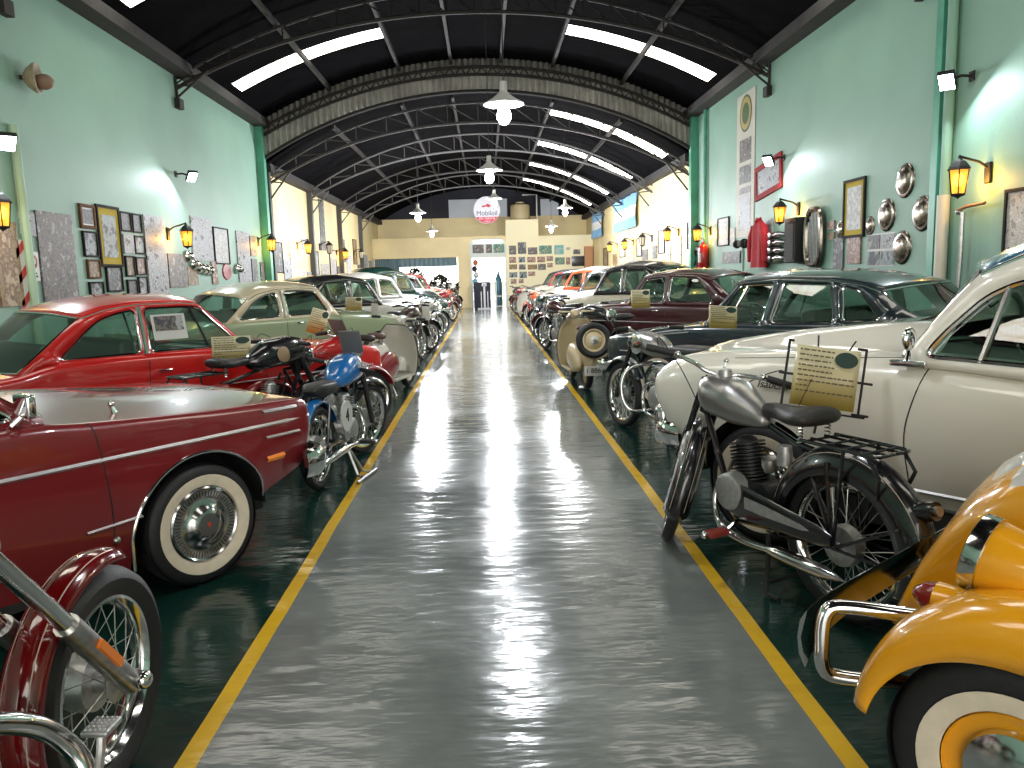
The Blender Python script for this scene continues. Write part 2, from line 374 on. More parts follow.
pendant(.20, 3.6, 3.48, 6.1, 'pendant lamp just above the top edge of the view', 70)
pendant(.12, 12.8, 3.14, 6.15, 'second white pendant lamp, straight behind the nearest one')
pendant(-1.63, 20, 3.06, 5.2, 'pendant lamp at the left of the far hall, nearer one', 520)
pendant(.3, 20.6, 3.42, 5.5, 'pendant lamp shining in front of the round red and white sign', 520)
pendant(2.17, 21, 3.17, 5.2, 'pendant lamp at the right of the far hall, left of the flags', 520)
pendant(-1.88, 29, 3.1, 5.2, 'pendant lamp before the cream header at the far left', 520)
pendant(2.39, 28, 3.1, 5.2, 'low glowing pendant lamp above the photographs on the end wall', 600)
FLOOD = mat('flood_glow', (1, 1, 1), .4, emit=14, ecol=(.85, .95, 1))
def flood(X, y, z, s, label, power=26):
    t = empty('floodlight', (X, y, z), 0, label, 'floodlight', 'small floodlights on the walls', scale=.78)
    M = Matrix.Translation((s*.33, 0, -.02)) @ Vector((-s*.45, .5, .75)).to_track_quat('Z', 'X').to_matrix().to_4x4()
    MB().tube([(0, 0, .03), (s*.14, 0, .04), (s*.27, 0, 0)], .018, 6).box(-.02 if s < 0 else 0, 0 if s < 0 else .02, -.05, .05, -.03, .09).done('bracket', BLKM, t)
    MB().box(-.13, .13, -.1, .1, -.03, .04, M, bev=.012).done('housing', BLKM, t)
    MB().box(-.115, .115, -.085, .085, -.034, -.0305, M).done('lamp_panel', FLOOD, t, smooth=False)
    l = bpy.data.lights.new('light', 'AREA'); l.energy = power; l.size = .2; l.color = (.85, .95, 1); l.spread = R(175)
    o = bpy.data.objects.new('light', l); COL.objects.link(o); o.parent = t; o.matrix_local = M @ Matrix.Translation((0, 0, -.045))
flood(XR, 7.9, 3.28, -1, 'floodlight high on the right wall above the nearest lantern')
flood(XR, 12.8, 3.2, -1, 'floodlight on the right wall above the red framed jersey')
flood(XL, 13.2, 3.22, 1, 'floodlight on the left wall above the second lantern')
flood(XL, 8.2, 2.95, 1, 'floodlight at the left edge above the nearest lantern')
LGL = bpy.data.materials.new('lantern_glass'); LGL.use_nodes = True
_b = LGL.node_tree.nodes['Principled BSDF']; _b.inputs['Base Color'].default_value = (.9, .5, .1, 1); _b.inputs['Transmission Weight'].default_value = .6; _b.inputs['Roughness'].default_value = .25
_b.inputs['Emission Color'].default_value = (1, .45, .05, 1); _b.inputs['Emission Strength'].default_value = .9
LGD = mat('lantern_glass_dull', (.5, .45, .35), .3)
def lantern(X, y, z, s, label, lit=True, small=1):
    t = empty('wall_lantern', (X, y, z), 0, label, 'lantern', 'wall lanterns', scale=small)
    d = s*.3
    MB().box(min(0, s*.03), max(0, s*.03), -.045, .045, -.06, .14, bev=.008).tube(smooth_path([(s*.02, 0, .08), (s*.1, 0, .14), (s*.2, 0, .17), (d, 0, .2)]), .013, 6).done('bracket', IRON, t)
    T = Matrix.Translation((d, 0, 0))
    MB().lathe([(0, .215), (.012, .21), (.016, .18), (.035, .165), (.06, .15), (.1, .10), (.115, .075), (.105, .07), (0, .075)], T, 6).done('roof_cap', IRON, t, smooth=False)
    MB().lathe([(.092, .075), (.062, -.15)], T, 6).done('glass', LGL if lit else LGD, t, smooth=False)
    mb = MB()
    for k in range(6):
        a = k*PI/3; c, n = math.cos(a), math.sin(a); mb.tube([(d+.096*c, .096*n, .075), (d+.065*c, .065*n, -.155)], .007, 4)
    mb.lathe([(0, -.15), (.07, -.15), (.07, -.165), (.03, -.18), (.012, -.19), (0, -.205)], T, 6).done('cage', IRON, t, smooth=False)
    if lit:
        MB().ball((d, 0, -.02), .042, sz=1.4).done('bulb', WARM, t)
        point((d-s*.17, 0, -.04), 11, (1, .48, .06), .03, t)
LN = [(XL, 7.89, 2.24, 1, 'lit amber wall lantern at the left edge of the view', 1), (XL, 12.65, 2.22, 1, 'lit wall lantern beside the tilted silver sheet on the left wall', 1),
 (XL, 17.6, 2.3, 1, 'lit wall lantern right beside the green column on the left', 1), (XL, 21.2, 2.34, 1, 'second lit lantern on the left cream wall, by the first grey column', 1),
 (XL, 24.07, 2.41, 1, 'unlit lantern below the tall narrow banner on the left', 0), (XL, 26.8, 2.3, 1, 'lit lantern by the second grey column on the left', 1), (XL, 30.2, 2.38, 1, 'unlit farthest lantern on the left wall', 0),
 (XR, 7.55, 2.29, -1, 'lit amber wall lantern nearest on the right wall', 1), (XR, 12.15, 2.32, -1, 'lit wall lantern above the stack of black horns', 1), (XR, 16.9, 2.24, -1, 'lit lantern half hidden by the green column on the right', 1),
 (XR, 19.67, 2.36, -1, 'lit lantern nearest on the right cream wall', 1), (XR, 22.8, 2.35, -1, 'unlit lantern on the right cream wall', 0), (XR, 25.7, 2.34, -1, 'lit lantern under the large flag', 1), (XR, 28.8, 2.35, -1, 'lit farthest lantern on the right wall', 1)]
for X, y, z, s, lb, lit in LN: lantern(X, y, z, s, lb, bool(lit))

# ------------------------------------------------------------------ things on the walls
def picmat(i, cols, scale=6, rough=.25, bands=False):
    scale = scale*.75; rough = .5
    key = 'print_%d' % i
    if key in MATS: return MATS[key]
    m, nt, b = newmat(key); L = nt.links.new; N = nt.nodes.new
    tc = N('ShaderNodeTexCoord'); v = N('ShaderNodeTexVoronoi' if not bands else 'ShaderNodeTexNoise'); mp = N('ShaderNodeMapping'); mp.inputs['Location'].default_value = (i*3.7, i*1.3, i)
    L(tc.outputs['Object'], mp.inputs['Vector']); L(mp.outputs[0], v.inputs['Vector']); v.inputs['Scale'].default_value = scale
    n = N('ShaderNodeTexNoise'); n.inputs['Scale'].default_value = scale*1.4; n.inputs['Detail'].default_value = 9; n.inputs['Roughness'].default_value = .72; L(mp.outputs[0], n.inputs['Vector'])
    r = N('ShaderNodeValToRGB'); r.color_ramp.interpolation = 'LINEAR'
    while len(r.color_ramp.elements) < len(cols): r.color_ramp.elements.new(.5)
    for k, c in enumerate(cols): r.color_ramp.elements[k].position = .38+.26*k/len(cols) if k else 0; r.color_ramp.elements[k].color = (*[v**1.35*.8 for v in c], 1)
    mx = N('ShaderNodeMix'); mx.inputs['Factor'].default_value = .5; L(n.outputs['Fac'], mx.inputs['A']); L(v.outputs[0], mx.inputs['B'])
    L(mx.outputs['Result'] if bands else n.outputs['Fac'], r.inputs['Fac']); L(r.outputs['Color'], b.inputs['Base Color']); b.inputs['Roughness'].default_value = rough; b.inputs['Specular IOR Level'].default_value = .2
    MATS[key] = m; return m
PM = {'grey': picmat(1, [(.08, .08, .09), (.3, .3, .3), (.12, .13, .15), (.55, .54, .5)], 7), 'sepia': picmat(2, [(.2, .14, .08), (.5, .4, .25), (.3, .2, .12), (.65, .55, .4)], 5),
      'car': picmat(3, [(.05, .05, .05), (.2, .2, .22), (.45, .4, .35), (.1, .09, .08), (.6, .6, .6)], 9), 'blue': picmat(4, [(.1, .2, .3), (.3, .4, .45), (.6, .62, .6), (.1, .12, .15)], 5),
      'white': picmat(5, [(.75, .75, .73), (.8, .8, .78), (.5, .5, .52), (.78, .78, .75)], 8), 'red': picmat(6, [(.5, .2, .15), (.7, .6, .5), (.3, .1, .08), (.65, .5, .45)], 7),
      'silver': picmat(7, [(.2, .22, .25), (.6, .62, .65), (.35, .35, .38), (.8, .8, .82), (.1, .1, .1)], 8), 'green': picmat(8, [(.1, .35, .3), (.3, .55, .45), (.1, .2, .2), (.6, .65, .5)], 7),
      'bright': picmat(9, [(.9, .88, .82), (.4, .38, .36), (.85, .84, .8), (.6, .55, .5), (.9, .88, .85)], 11), 'cyan': picmat(10, [(.15, .5, .55), (.3, .6, .6), (.6, .7, .65)], 4)}
FR = {'black': mat('frame_black', (.02, .018, .015), .7, spec=.12), 'brown': mat('frame_brown', (.13, .06, .025), .7, spec=.12), 'yellow': mat('mount_yellow', (.55, .40, .05), .7, spec=.12), 'white': mat('mount_white', (.6, .6, .56), .5), 'red': mat('frame_red', (.35, .02, .02), .7, spec=.12)}
def picture(side, y0, y1, z0, z1, img, frame, label, cat='picture', group=None, mount=None, name='framed_picture', fw=.022, ms=.2):
    X, s = (XL, 1) if side == 'L' else (XR, -1)
    cy, cz, hw, hh = (y0+y1)/2, (z0+z1)/2, (y1-y0)/2, (z1-z0)/2
    if frame is None:
        mb = MB(); mb.box(min(0, s*.022), max(0, s*.022), -hw, hw, -hh, hh)
        o = mb.done(name, PM[img], None, smooth=False); o.location = (X, cy, cz); tag(o, label, cat, group); return o
    t = empty(name, (X, cy, cz), 0, label, cat, group); f = fw
    def bx(mb, a, b, c, d, e, g): mb.box(min(s*a, s*b), max(s*a, s*b), c, d, e, g); return mb
    mb = MB()
    for (c, d, e, g) in ((-hw, hw, hh-f, hh), (-hw, hw, -hh, -hh+f), (-hw, -hw+f, -hh+f, hh-f), (hw-f, hw, -hh+f, hh-f)): bx(mb, 0, .03, c, d, e, g)
    mb.done('frame', FR[frame], t, smooth=False)
    if mount:
        q = ms*min(hw, hh)*2
        bx(MB(), 0, .014, -hw+f, hw-f, -hh+f, hh-f).done('mount', FR[mount], t, smooth=False)
        bx(MB(), .014, .018, -hw+q, hw-q, -hh+q, hh-q).done('print', PM[img], t, smooth=False)
    else: bx(MB(), 0, .014, -hw+f, hw-f, -hh+f, hh-f).done('print', PM[img], t, smooth=False)
    return t
P = picture
P('L', 8.2, 8.6, 1.3, 2.18, 'sepia', None, 'tall poster with car photographs below the nearest left lantern', 'poster', name='poster')
P('L', 8.69, 8.96, 2.05, 2.3, 'silver', None, 'small shiny sheet right of the nearest left lantern', 'poster', name='poster')
P('L', 8.99, 9.75, 1.25, 2.34, 'car', None, 'large dark glossy poster crowded with parked cars', 'poster', name='poster')
P('L', 9.96, 10.34, 2.2, 2.5, 'grey', 'brown', 'small brown framed picture left of the tall yellow frame', mount='white', fw=.04)
P('L', 9.98, 10.34, 1.85, 2.17, 'blue', 'black', 'small black framed photo, second of the left column beside the yellow frame')
P('L', 10.02, 10.35, 1.58, 1.82, 'sepia', 'brown', 'small brown framed photo, third of the left column beside the yellow frame')
P('L', 10.02, 10.38, 1.28, 1.54, 'blue', 'black', 'small photo of blue sky in a black frame just above the red roof')
P('L', 10.38, 11.01, 1.73, 2.53, 'blue', 'black', 'tall black frame with a yellow mount on the left wall', mount='yellow', fw=.035, ms=.2)
P('L', 11.03, 11.36, 2.22, 2.49, 'grey', 'black', 'dark photo top right of the tall yellow frame, left of a pair')
P('L', 11.4, 11.7, 2.22, 2.49, 'grey', 'black', 'dark photo top right of the tall yellow frame, right of a pair')
P('L', 11.08, 11.39, 1.92, 2.18, 'silver', None, 'unframed grey photo below the left dark photo of the top pair', name='photo_print')
P('L', 11.41, 11.75, 1.92, 2.18, 'blue', 'black', 'bluish photo in black frame below the right dark photo of the top pair')
P('L', 10.49, 10.94, 1.4, 1.74, 'grey', 'black', 'photo of a street in a black frame under the tall yellow frame')
P('L', 11.07, 11.35, 1.6, 1.89, 'sepia', 'black', 'narrow sepia photo in a dark frame, third row of the group')
P('L', 11.4, 11.72, 1.62, 1.88, 'red', 'black', 'small reddish photo in a dark frame, third row of the group')
P('L', 11.07, 11.38, 1.3, 1.56, 'grey', 'black', 'small black framed photo, bottom row of the group, left one')
P('L', 11.42, 11.72, 1.32, 1.6, 'silver', 'black', 'small black framed photo, bottom row of the group, right one')
P('L', 11.78, 12.5, 1.25, 2.5, 'silver', None, 'tall shiny foil poster left of the second left lantern', 'poster', name='poster')
P('L', 12.55, 13.3, 1.42, 1.96, 'car', None, 'brown poster of a car under the second left lantern', 'poster', name='poster')
P('L', 13.65, 14.65, 1.86, 2.62, 'silver', None, 'crumpled silver sheet right of the second left lantern', 'poster', name='poster')
P('L', 14.72, 15.55, 1.82, 2.5, 'white', 'black', 'white drawing in a thin black frame on the left teal wall')
P('L', 13.32, 13.78, 1.45, 1.76, 'sepia', None, 'small yellowed print below the row of chrome lamps', name='photo_print')
P('L', 14.5, 14.8, 1.45, 1.87, 'red', None, 'narrow reddish print left of the oval red plaque', name='photo_print')
P('L', 16.07, 16.9, 1.4, 2.5, 'silver', None, 'tall grey poster left of the green column', 'poster', name='poster')
P('L', 16.98, 17.35, 2.02, 2.44, 'sepia', None, 'small print high beside the green column on the left', name='photo_print')
P('L', 16.98, 17.38, 1.4, 1.96, 'grey', None, 'small dark print low beside the green column on the left', name='photo_print')
P('L', 18.75, 19.6, 1.66, 2.4, 'grey', 'black', 'black framed grey print first on the left cream wall')
P('L', 19.65, 20.3, 1.35, 2.0, 'silver', None, 'grey sheet beside the first framed print on the left cream wall', 'poster', name='poster')
P('L', 20.35, 22.0, 1.25, 1.78, 'bright', None, 'wide white sheet of small pictures on the left cream wall', 'poster', name='poster')
P('L', 21.75, 22.6, 2.3, 2.6, 'silver', None, 'small shiny sheet above the second cream wall lantern on the left', 'poster', name='poster')
P('L', 24.3, 25.0, 2.36, 3.9, 'grey', None, 'tall narrow grey banner between the grey columns', 'banner', name='banner')
P('L', 23.1, 23.75, 1.6, 2.3, 'white', 'black', 'thin framed sheet right of the first grey column')
P('L', 24.1, 25.3, 1.3, 1.95, 'bright', None, 'white sheet under the unlit lantern on the left', 'poster', name='poster')
P('L', 25.5, 26.6, 1.6, 2.42, 'white', 'black', 'framed white sheet before the second grey column')
P('L', 27.6, 28.4, 2.05, 2.85, 'grey', None, 'tall grey sheet just past the second grey column', 'poster', name='poster')
P('L', 28.6, 29.6, 1.55, 2.3, 'white', None, 'white sheet beneath the fourth lit lantern on the left', 'poster', name='poster')
P('L', 30.1, 30.9, 2.0, 2.95, 'sepia', 'brown', 'narrow brown framed sheet by the farthest left lantern')
P('L', 32.4, 33.6, 1.5, 2.42, 'silver', None, 'last grey sheet before the blue curtain', 'poster', name='poster')
# right wall
t = P('R', 12.85, 14.1, 2.7, 3.28, 'silver', 'red', 'red framed display hanging tilted under a floodlight', fw=.09); t.rotation_euler.x = R(-6)
P('R', 15.6, 16.35, 1.93, 2.5, 'white', 'black', 'black framed white sheet left of the tall banner')
P('R', 15.22, 15.5, 1.94, 2.25, 'white', None, 'small white paper beside the tall banner', name='paper_sheet', cat='paper')
P('R', 13.25, 13.66, 1.94, 2.27, 'silver', None, 'shiny paper above the red jacket', name='paper_sheet', cat='paper')
P('R', 10.0, 10.6, 1.84, 2.6, 'white', 'black', 'tall black frame with yellow mount on the right wall', mount='yellow', fw=.035, ms=.17)
P('R', 10.57, 10.86, 1.43, 1.85, 'grey', None, 'narrow grey print under the small hubcap', name='photo_print')
P('R', 10.08, 10.45, 1.5, 1.87, 'red', None, 'reddish print under the yellow mounted frame', name='photo_print')
P('R', 10.86, 11.08, 1.98, 2.1, 'red', None, 'tiny red print beside the upright car grille, upper', name='photo_print')
P('R', 10.86, 11.05, 1.84, 1.94, 'sepia', None, 'tiny brown print beside the upright car grille, lower', name='photo_print')
P('R', 6.75, 7.27, 1.5, 2.14, 'bright', 'black', 'black framed collage of small photographs at the right edge', fw=.03)
t = empty('photo_cluster', (XR, 9.58, 1.66), 0, 'block of four photographs left of the lowest hubcap', 'picture')
for k, (a, c) in enumerate(((-.17, .1), (.17, .1), (-.17, -.1), (.17, -.1))): MB().box(-.012, -.004, a-.15, a+.15, c-.085, c+.085).done('print', PM[['silver', 'grey', 'blue', 'blue'][k]], t, smooth=False)
MB().box(-.004, -.001, -.335, .335, -.2, .2).done('mount', FR['white'], t, smooth=False)
P('R', 14.9, 16.0, 1.58, 1.8, 'grey', None, 'long grey metal plate low on the right wall', name='metal_plate', cat='plate')
P('R', 18.0, 18.8, 1.95, 2.58, 'grey', 'black', 'black framed grey print first on the right cream wall')
P('R', 19.4, 20.3, 1.6, 2.3, 'bright', None, 'tall white cut out sheet on the right cream wall', 'poster', name='poster')
P('R', 20.5, 21.1, 1.7, 2.12, 'silver', None, 'small grey sheet between the nearest cream wall frames', 'poster', name='poster')
P('R', 21.2, 21.95, 1.92, 2.56, 'white', 'black', 'second black framed sheet on the right cream wall')
P('R', 22.15, 22.75, 1.8, 2.16, 'grey', None, 'small dark sheet under the unlit right lantern', 'poster', name='poster')
P('R', 23.4, 24.2, 1.6, 2.1, 'car', None, 'dark print under the third framed sheet on the right', name='photo_print')
P('R', 24.3, 25.1, 1.9, 2.48, 'white', 'black', 'third black framed sheet on the right cream wall')
P('R', 25.6, 26.5, 1.65, 2.2, 'bright', None, 'bright print under the lantern beneath the large flag', name='photo_print')
P('R', 27.2, 28.3, 1.95, 2.41, 'white', 'black', 'fourth framed sheet on the right, under the large flag')
P('R', 28.8, 29.8, 1.6, 2.1, 'sepia', None, 'brown print below the farthest right lantern', name='photo_print')
P('R', 31, 32.2, 1.7, 2.4, 'sepia', 'black', 'fifth framed sheet on the right, under the small flag')
P('R', 19.9, 20.8, 1.2, 1.6, 'silver', None, 'low silver sheet nearest on the right cream wall', 'poster', name='poster')
P('R', 21.3, 22.4, 1.2, 1.72, 'bright', None, 'low white sheet under the second right frame', 'poster', name='poster')
P('R', 24.0, 25.4, 1.15, 1.55, 'silver', None, 'low grey sheet before the flags', 'poster', name='poster')
for (y0, y1, z0, z1, im, lb) in ((17.62, 18.08, 1.3, 1.9, 'car', 'dark speckled sheet just past the green column on the left'), (20.35, 21.0, 1.85, 2.15, 'bright', 'small bright print over the wide sheet of pictures'), (22.2, 22.7, 1.3, 1.7, 'silver', 'small silver print at the foot of the first grey column'),
    (26.75, 27.2, 1.4, 1.9, 'car', 'dark print at the foot of the second grey column'), (31.0, 31.6, 1.4, 2.0, 'grey', 'grey print at the foot of the third grey column'), (34, 35, 1.5, 2.2, 'silver', 'farthest silver print on the left wall')):
    P('L', y0, y1, z0, z1, im, None, lb, name='photo_print')
# tall banner on right wall
t = empty('banner', (XR, 14.68, 3.35), 0, 'tall narrow white banner with a round green emblem at its top', 'banner')
MB().box(-.012, -.004, -.5, .5, -1.3, 1.3).done('cloth', mat('banner_cloth', (.52, .50, .42), .6, noise=.1, nscale=3), t, smooth=False)
MB().disc((-.014, 0, .93), (-1, 0, 0), .33, 24, .002).done('emblem', mat('emblem_green', (.04, .10, .03), .5), t, smooth=False)
MB().lathe([(.19, 0), (.24, .003), (.29, 0)], axis((-.017, 0, .93), (-1, 0, 0)), 24).done('emblem', mat('emblem_gold', (.4, .3, .08), .5), t)
for k, (zz, hh, im) in enumerate(((.28, .2, 'car'), (-.16, .16, 'grey'), (-.45, .06, 'car'), (-.85, .32, 'silver'))): MB().box(-.016, -.012, -.32, .32, zz-hh, zz+hh).done('print', PM[im], t, smooth=False)
# flags
FB, FW = mat('flag_blue', (.22, .45, .72), .8), mat('flag_white', (.78, .78, .78), .8)
def flag(y0, y1, z0, z1, lb):
    t = empty('flag', (XR-.09, y0, z0), 0, lb, 'flag', 'flags of three horizontal stripes'); W, Hh = y1-y0, z1-z0
    for k, m_ in enumerate((FB, FW, FB)):
        mb = MB(); n = 30
        rows = [[mb.b.verts.new((-.03*math.sin(i*.9+z*1.5)-.02*math.sin(i*.37), W*i/n, Hh*z/3)) for i in range(n+1)] for z in (k, k+.5, k+1)]
        for a, b in zip(rows, rows[1:]):
            for i in range(n): mb.f([a[i], a[i+1], b[i+1], b[i]])
        mb.done('stripe', m_, t)
flag(24.8, 29.3, 2.85, 3.9, 'large blue and white striped flag, the nearer of two'); flag(32.0, 35.2, 2.9, 3.9, 'smaller looking blue and white striped flag, the farther of two')
# hubcaps
HUBP = [(0, .062), (.04, .06), (.08, .054), (.12, .042), (.145, .026), (.155, .022), (.175, .024), (.195, .012), (.2, 0)]
def hubcap(y, z, r, lb):
    o = MB().lathe([(a*r/.2, b*r/.2) for a, b in HUBP], axis((0, 0, 0), (-1, 0, 0)), 36).done('hubcap', mat('old_chrome', (.30, .26, .22), .24, 1, noise=.25, nscale=6)); o.location = (XR, y, z)
    tag(o, lb, 'hubcap', 'hubcaps on the right wall')
hubcap(9.07, 2.43, .2, 'topmost hubcap on the right wall'); hubcap(9.46, 2.07, .2, 'hubcap left of the others, middle height'); hubcap(8.68, 2.03, .2, 'rightmost hubcap on the wall'); hubcap(9.08, 1.67, .2, 'lowest hubcap right of the four photographs')
hubcap(10.70, 1.96, .12, 'small hubcap left of the yellow mounted frame'); hubcap(9.87, 1.97, .12, 'small hubcap right of the yellow mounted frame')
# pipes by the column (right)
struct(MB().box(XR-.09, XR, 8.3, 8.42, 0, 5).done('trim_2', TEALP, smooth=False)); struct(MB().tube([(XR-.06, 8.18, 0), (XR-.06, 8.18, 5)], .05, 10).done('trim_3', TEAL))
struct(MB().tube([(XR-.08, 8.16, 1.0), (XR-.08, 8.16, 2.18)], .062, 10).done('trim_4', mat('pale_pipe', (.62, .6, .52), .5)))
struct(MB().tube([(XR-.05, 17.2, 0), (XR-.05, 17.2, 4.9)], .04, 8).done('trim_5', TEALP)); struct(MB().tube([(XL+.05, 8.75, 0), (XL+.05, 8.7, 3.2)], .045, 8).done('trim_6', mat('pale_green', (.35, .55, .4), .5)))
# fan-like horn on the left wall
t = empty('wall_siren', (XL, 9.05, 3.75), 0, 'old round horn loudspeaker high on the left wall', 'loudspeaker')
CRM = mat('aged_beige', (.32, .26, .18), .5, noise=.15)
MB().lathe([(.04, 0), (.10, .04), (.15, .10), (.165, .14), (.15, .15), (.06, .08), (0, .08)], axis((.03, -.02, 0), (.8, .2, 0)), 24).done('horn', CRM, t)
MB().ball((.2, .06, -.03), .085, sx=1.3).done('driver', mat('aged_brown', (.22, .15, .1), .5), t); MB().tube([(0, -.05, 0), (.12, 0, 0)], .025, 8).done('bracket', IRON, t)
# striped pole and no parking sign
t = empty('striped_board', (XL, 8.63, 1.6), 0, 'narrow white board with red diagonal stripes on the left wall', 'board')
MB().box(.004, .02, -.09, .09, -.35, .4).done('panel', FR['white'], t, smooth=False)
mb = MB()
for z in (-.28, 0, .27): mb.f([mb.b.verts.new(p) for p in ((.022, -.088, z-.08), (.022, .088, z+.06), (.022, .088, z+.16), (.022, -.088, z+.02))])
mb.done('stripe', mat('sign_red', (.5, .03, .03), .5), t, smooth=False)
t = empty('parking_sign', (XL, 8.85, 1.72), 0, 'small white sign with a red crossed circle on the left wall', 'sign')
MB().box(.004, .014, -.11, .11, -.16, .16).done('panel', FR['white'], t, smooth=False)
def text(s, size, m, parent, loc, rot, name='lettering', align='CENTER', ext=.002, shear=0):
    c = bpy.data.curves.new(name, 'FONT'); c.body = s; c.size = size; c.align_x = align; c.align_y = 'CENTER'; c.extrude = ext; c.shear = shear
    o = bpy.data.objects.new(name, c); COL.objects.link(o); dg = bpy.context.evaluated_depsgraph_get(); me = bpy.data.meshes.new_from_object(o.evaluated_get(dg))
    bpy.data.objects.remove(o); k = link(name, me, m, parent, smooth=False); k.location = loc; k.rotation_euler = rot; return k
MB().lathe([(.058, 0), (.058, .004), (.078, .004), (.078, 0)], axis((.014, 0, .05), (1, 0, 0)), 24).box(.014, .018, -.006, .006, -.01, .11).tube([(.017, .045, .0), (.017, -.045, .1)], .006, 4).done('symbol', MATS['sign_red'], t, smooth=False)
text('E', .09, BLKM, t, (.017, 0, .05), (PI/2, 0, PI/2)); MB().box(.014, .016, -.06, .06, -.12, -.10).box(.014, .016, -.05, .05, -.085, -.07).done('lettering', BLKM, t, smooth=False)
# row of chrome headlamps and small pieces on the left wall
for k, (y, z) in enumerate(((13.38, 1.93), (13.61, 1.80), (13.85, 1.74), (14.09, 1.72), (14.32, 1.70))):
    o = MB().lathe([(0, .12), (.05, .11), (.09, .07), (.10, .02), (.085, 0)], axis((0, 0, 0), (1, 0, 0)), 20).done('chrome_lamp', CHROME); o.location = (XL, y, z)
    tag(o, ['first and highest of the row of chrome lamps', 'second of the row of chrome lamps', 'middle one of the row of chrome lamps', 'fourth of the row of chrome lamps', 'last of the row of chrome lamps'][k]+' on the left wall', 'headlamp', 'chrome lamps in a row on the left wall')
o = MB().lathe([(0, .02), (.15, .02), (.16, 0)], axis((0, 0, 0), (1, 0, 0)), 28).done('oval_plaque', mat('plaque_red', (.35, .03, .04), .35)); o.location = (XL, 15.35, 1.68); o.scale = (1, 1.6, 1); tag(o, 'oval dark red plaque on the left wall above the cream roof', 'plaque')
o = MB().lathe([(0, .16), (.06, .14), (.1, .05), (.1, 0)], axis((0, 0, 0), (1, 0, -.2)), 20).done('chrome_lamp', CHROME); o.location = (XL, 15.95, 1.75); tag(o, 'single chrome lamp beside the oval red plaque', 'headlamp')
for (y, z, r_) in ((18.32, 1.72, .17), (18.45, 1.22, .15)):
    o = MB().lathe([(.5*r_, .03), (.7*r_, .05), (r_, .03), (r_, 0), (.5*r_, 0)], axis((0, 0, 0), (1, 0, 0)), 24).done('oval_ring', RUB); o.location = (XL, y, z); o.scale = (1, 1, 1.5)
    tag(o, 'small dark oval ring on the left cream wall, '+('upper' if r_ > .16 else 'lower')+' of two', 'ring')
o = MB().lathe([(.14, .04), (.2, .09), (.27, .06), (.27, 0), (.14, 0)], axis((0, 0, 0), (-1, 0, 0)), 28).done('spare_tyre', RUB); o.location = (XR, 17.8, 1.72); tag(o, 'black tyre hung on the right wall beside the extinguisher', 'tyre')
# red jacket on a hook
def jacket():
    t = empty('red_jacket', (XR-.13, 13.55, 1.92), 0, 'bright red jacket hanging on the right wall', 'jacket')
    mb = MB(); loops = []
    for z, wy, wx in ((.4, .05, .03), (.36, .09, .04), (.28, .24, .07), (.15, .31, .08), (-.05, .29, .08), (-.3, .31, .085), (-.44, .33, .09)):
        loops.append([(wx*math.sin(a)*(1+.25*math.cos(5*a)), wy*math.cos(a)*(1+.06*math.sin(7*a+z*5)), z) for a in [2*PI*i/32 for i in range(32)]])
    mb.loft(loops).done('body', mat('red_cloth', (.42, .012, .02), .8, noise=.2), t)
    for s in (-1, 1): MB().tube([(0, s*.2, .25), (-.01, s*.31, .1), (-.02, s*.36, -.12), (-.02, s*.37, -.34)], [.075, .075, .06, .05], 12).done('sleeve', MATS['red_cloth'], t)
    MB().tube([(0, -.08, .39), (-.05, 0, .35), (0, .08, .39)], .03, 8).done('collar', MATS['red_cloth'], t)
jacket()
# black horns in a stack
for k in range(4):
    o = MB().tube([(-.05, .45, 0), (-.1, .2, 0), (-.12, 0, .01), (-.12, -.2, 0), (-.1, -.34, 0)], [.055, .06, .055, .035, .03], 12).box(-.16, -.04, .3, .46, -.055, .055, bev=.015).done('black_horn', BLK); o.location = (XR, 12.62, 1.62+.125*k)
    tag(o, ['lowest', 'second from the bottom', 'third from the bottom', 'topmost'][k]+' of four dark curved horns stacked under the lantern', 'horn', 'stacked dark horns on the right wall')
t = empty('speaker_case', (XR-.1, 12.03, 1.88), 0, 'dark upright case right of the stacked horns', 'case')
MB().box(-.09, .1, -.22, .22, -.34, .34, bev=.02).done('body', BLKM, t); MB().box(-.1, -.09, -.17, .17, -.28, .28).done('front_panel', DIM, t, smooth=False)
# upright grille
t = empty('car_grille', (XR-.05, 11.42, 1.9), 0, 'oval chrome car grille hung upright on the right wall', 'grille')
ov = [(-.02, .26*math.copysign(abs(math.cos(a))**.6, math.cos(a)), .4*math.copysign(abs(math.sin(a))**.75, math.sin(a))) for a in [2*PI*i/40 for i in range(40)]]
MB().tube(ov, .045, 8, cyclic=True).done('surround', MATS['old_chrome'], t)
mb = MB(); mb.f([mb.b.verts.new((0, y, z)) for _, y, z in ov]); mb.done('mesh_panel', BLKM, t, smooth=False)
mb = MB()
for k in range(9): a = -.2+k*.05; h_ = .4*max(0, 1-(abs(a)/.26)**1.7)**.55; mb.tube([(-.015, a, -h_), (-.015, a, h_)], .007, 4)
mb.done('bars', STEEL, t)
# extinguisher
t = empty('fire_extinguisher', (XR-.12, 17.05, 1.5), 0, 'red fire extinguisher hung beside the green column', 'extinguisher')
MB().lathe([(0, 0), (.1, 0), (.11, .02), (.11, .42), (.08, .49), (.03, .52), (.03, .56)], None, 24).done('cylinder', mat('ext_red', (.5, .01, .015), .3, 0, .5), t)
MB().box(-.02, .02, -.03, .03, .56, .62).tube([(0, 0, .62), (-.1, 0, .66)], .012, 6).done('valve', CHROME, t); MB().tube(smooth_path([(0, .02, .58), (-.02, .12, .5), (-.02, .13, .3), (-.02, .12, .1)]), .012, 6).done('hose', RUB, t)
MB().lathe([(.111, .12), (.111, .32)], None, 24, a0=R(150), a1=R(230)).done('label', FR['white'], t)
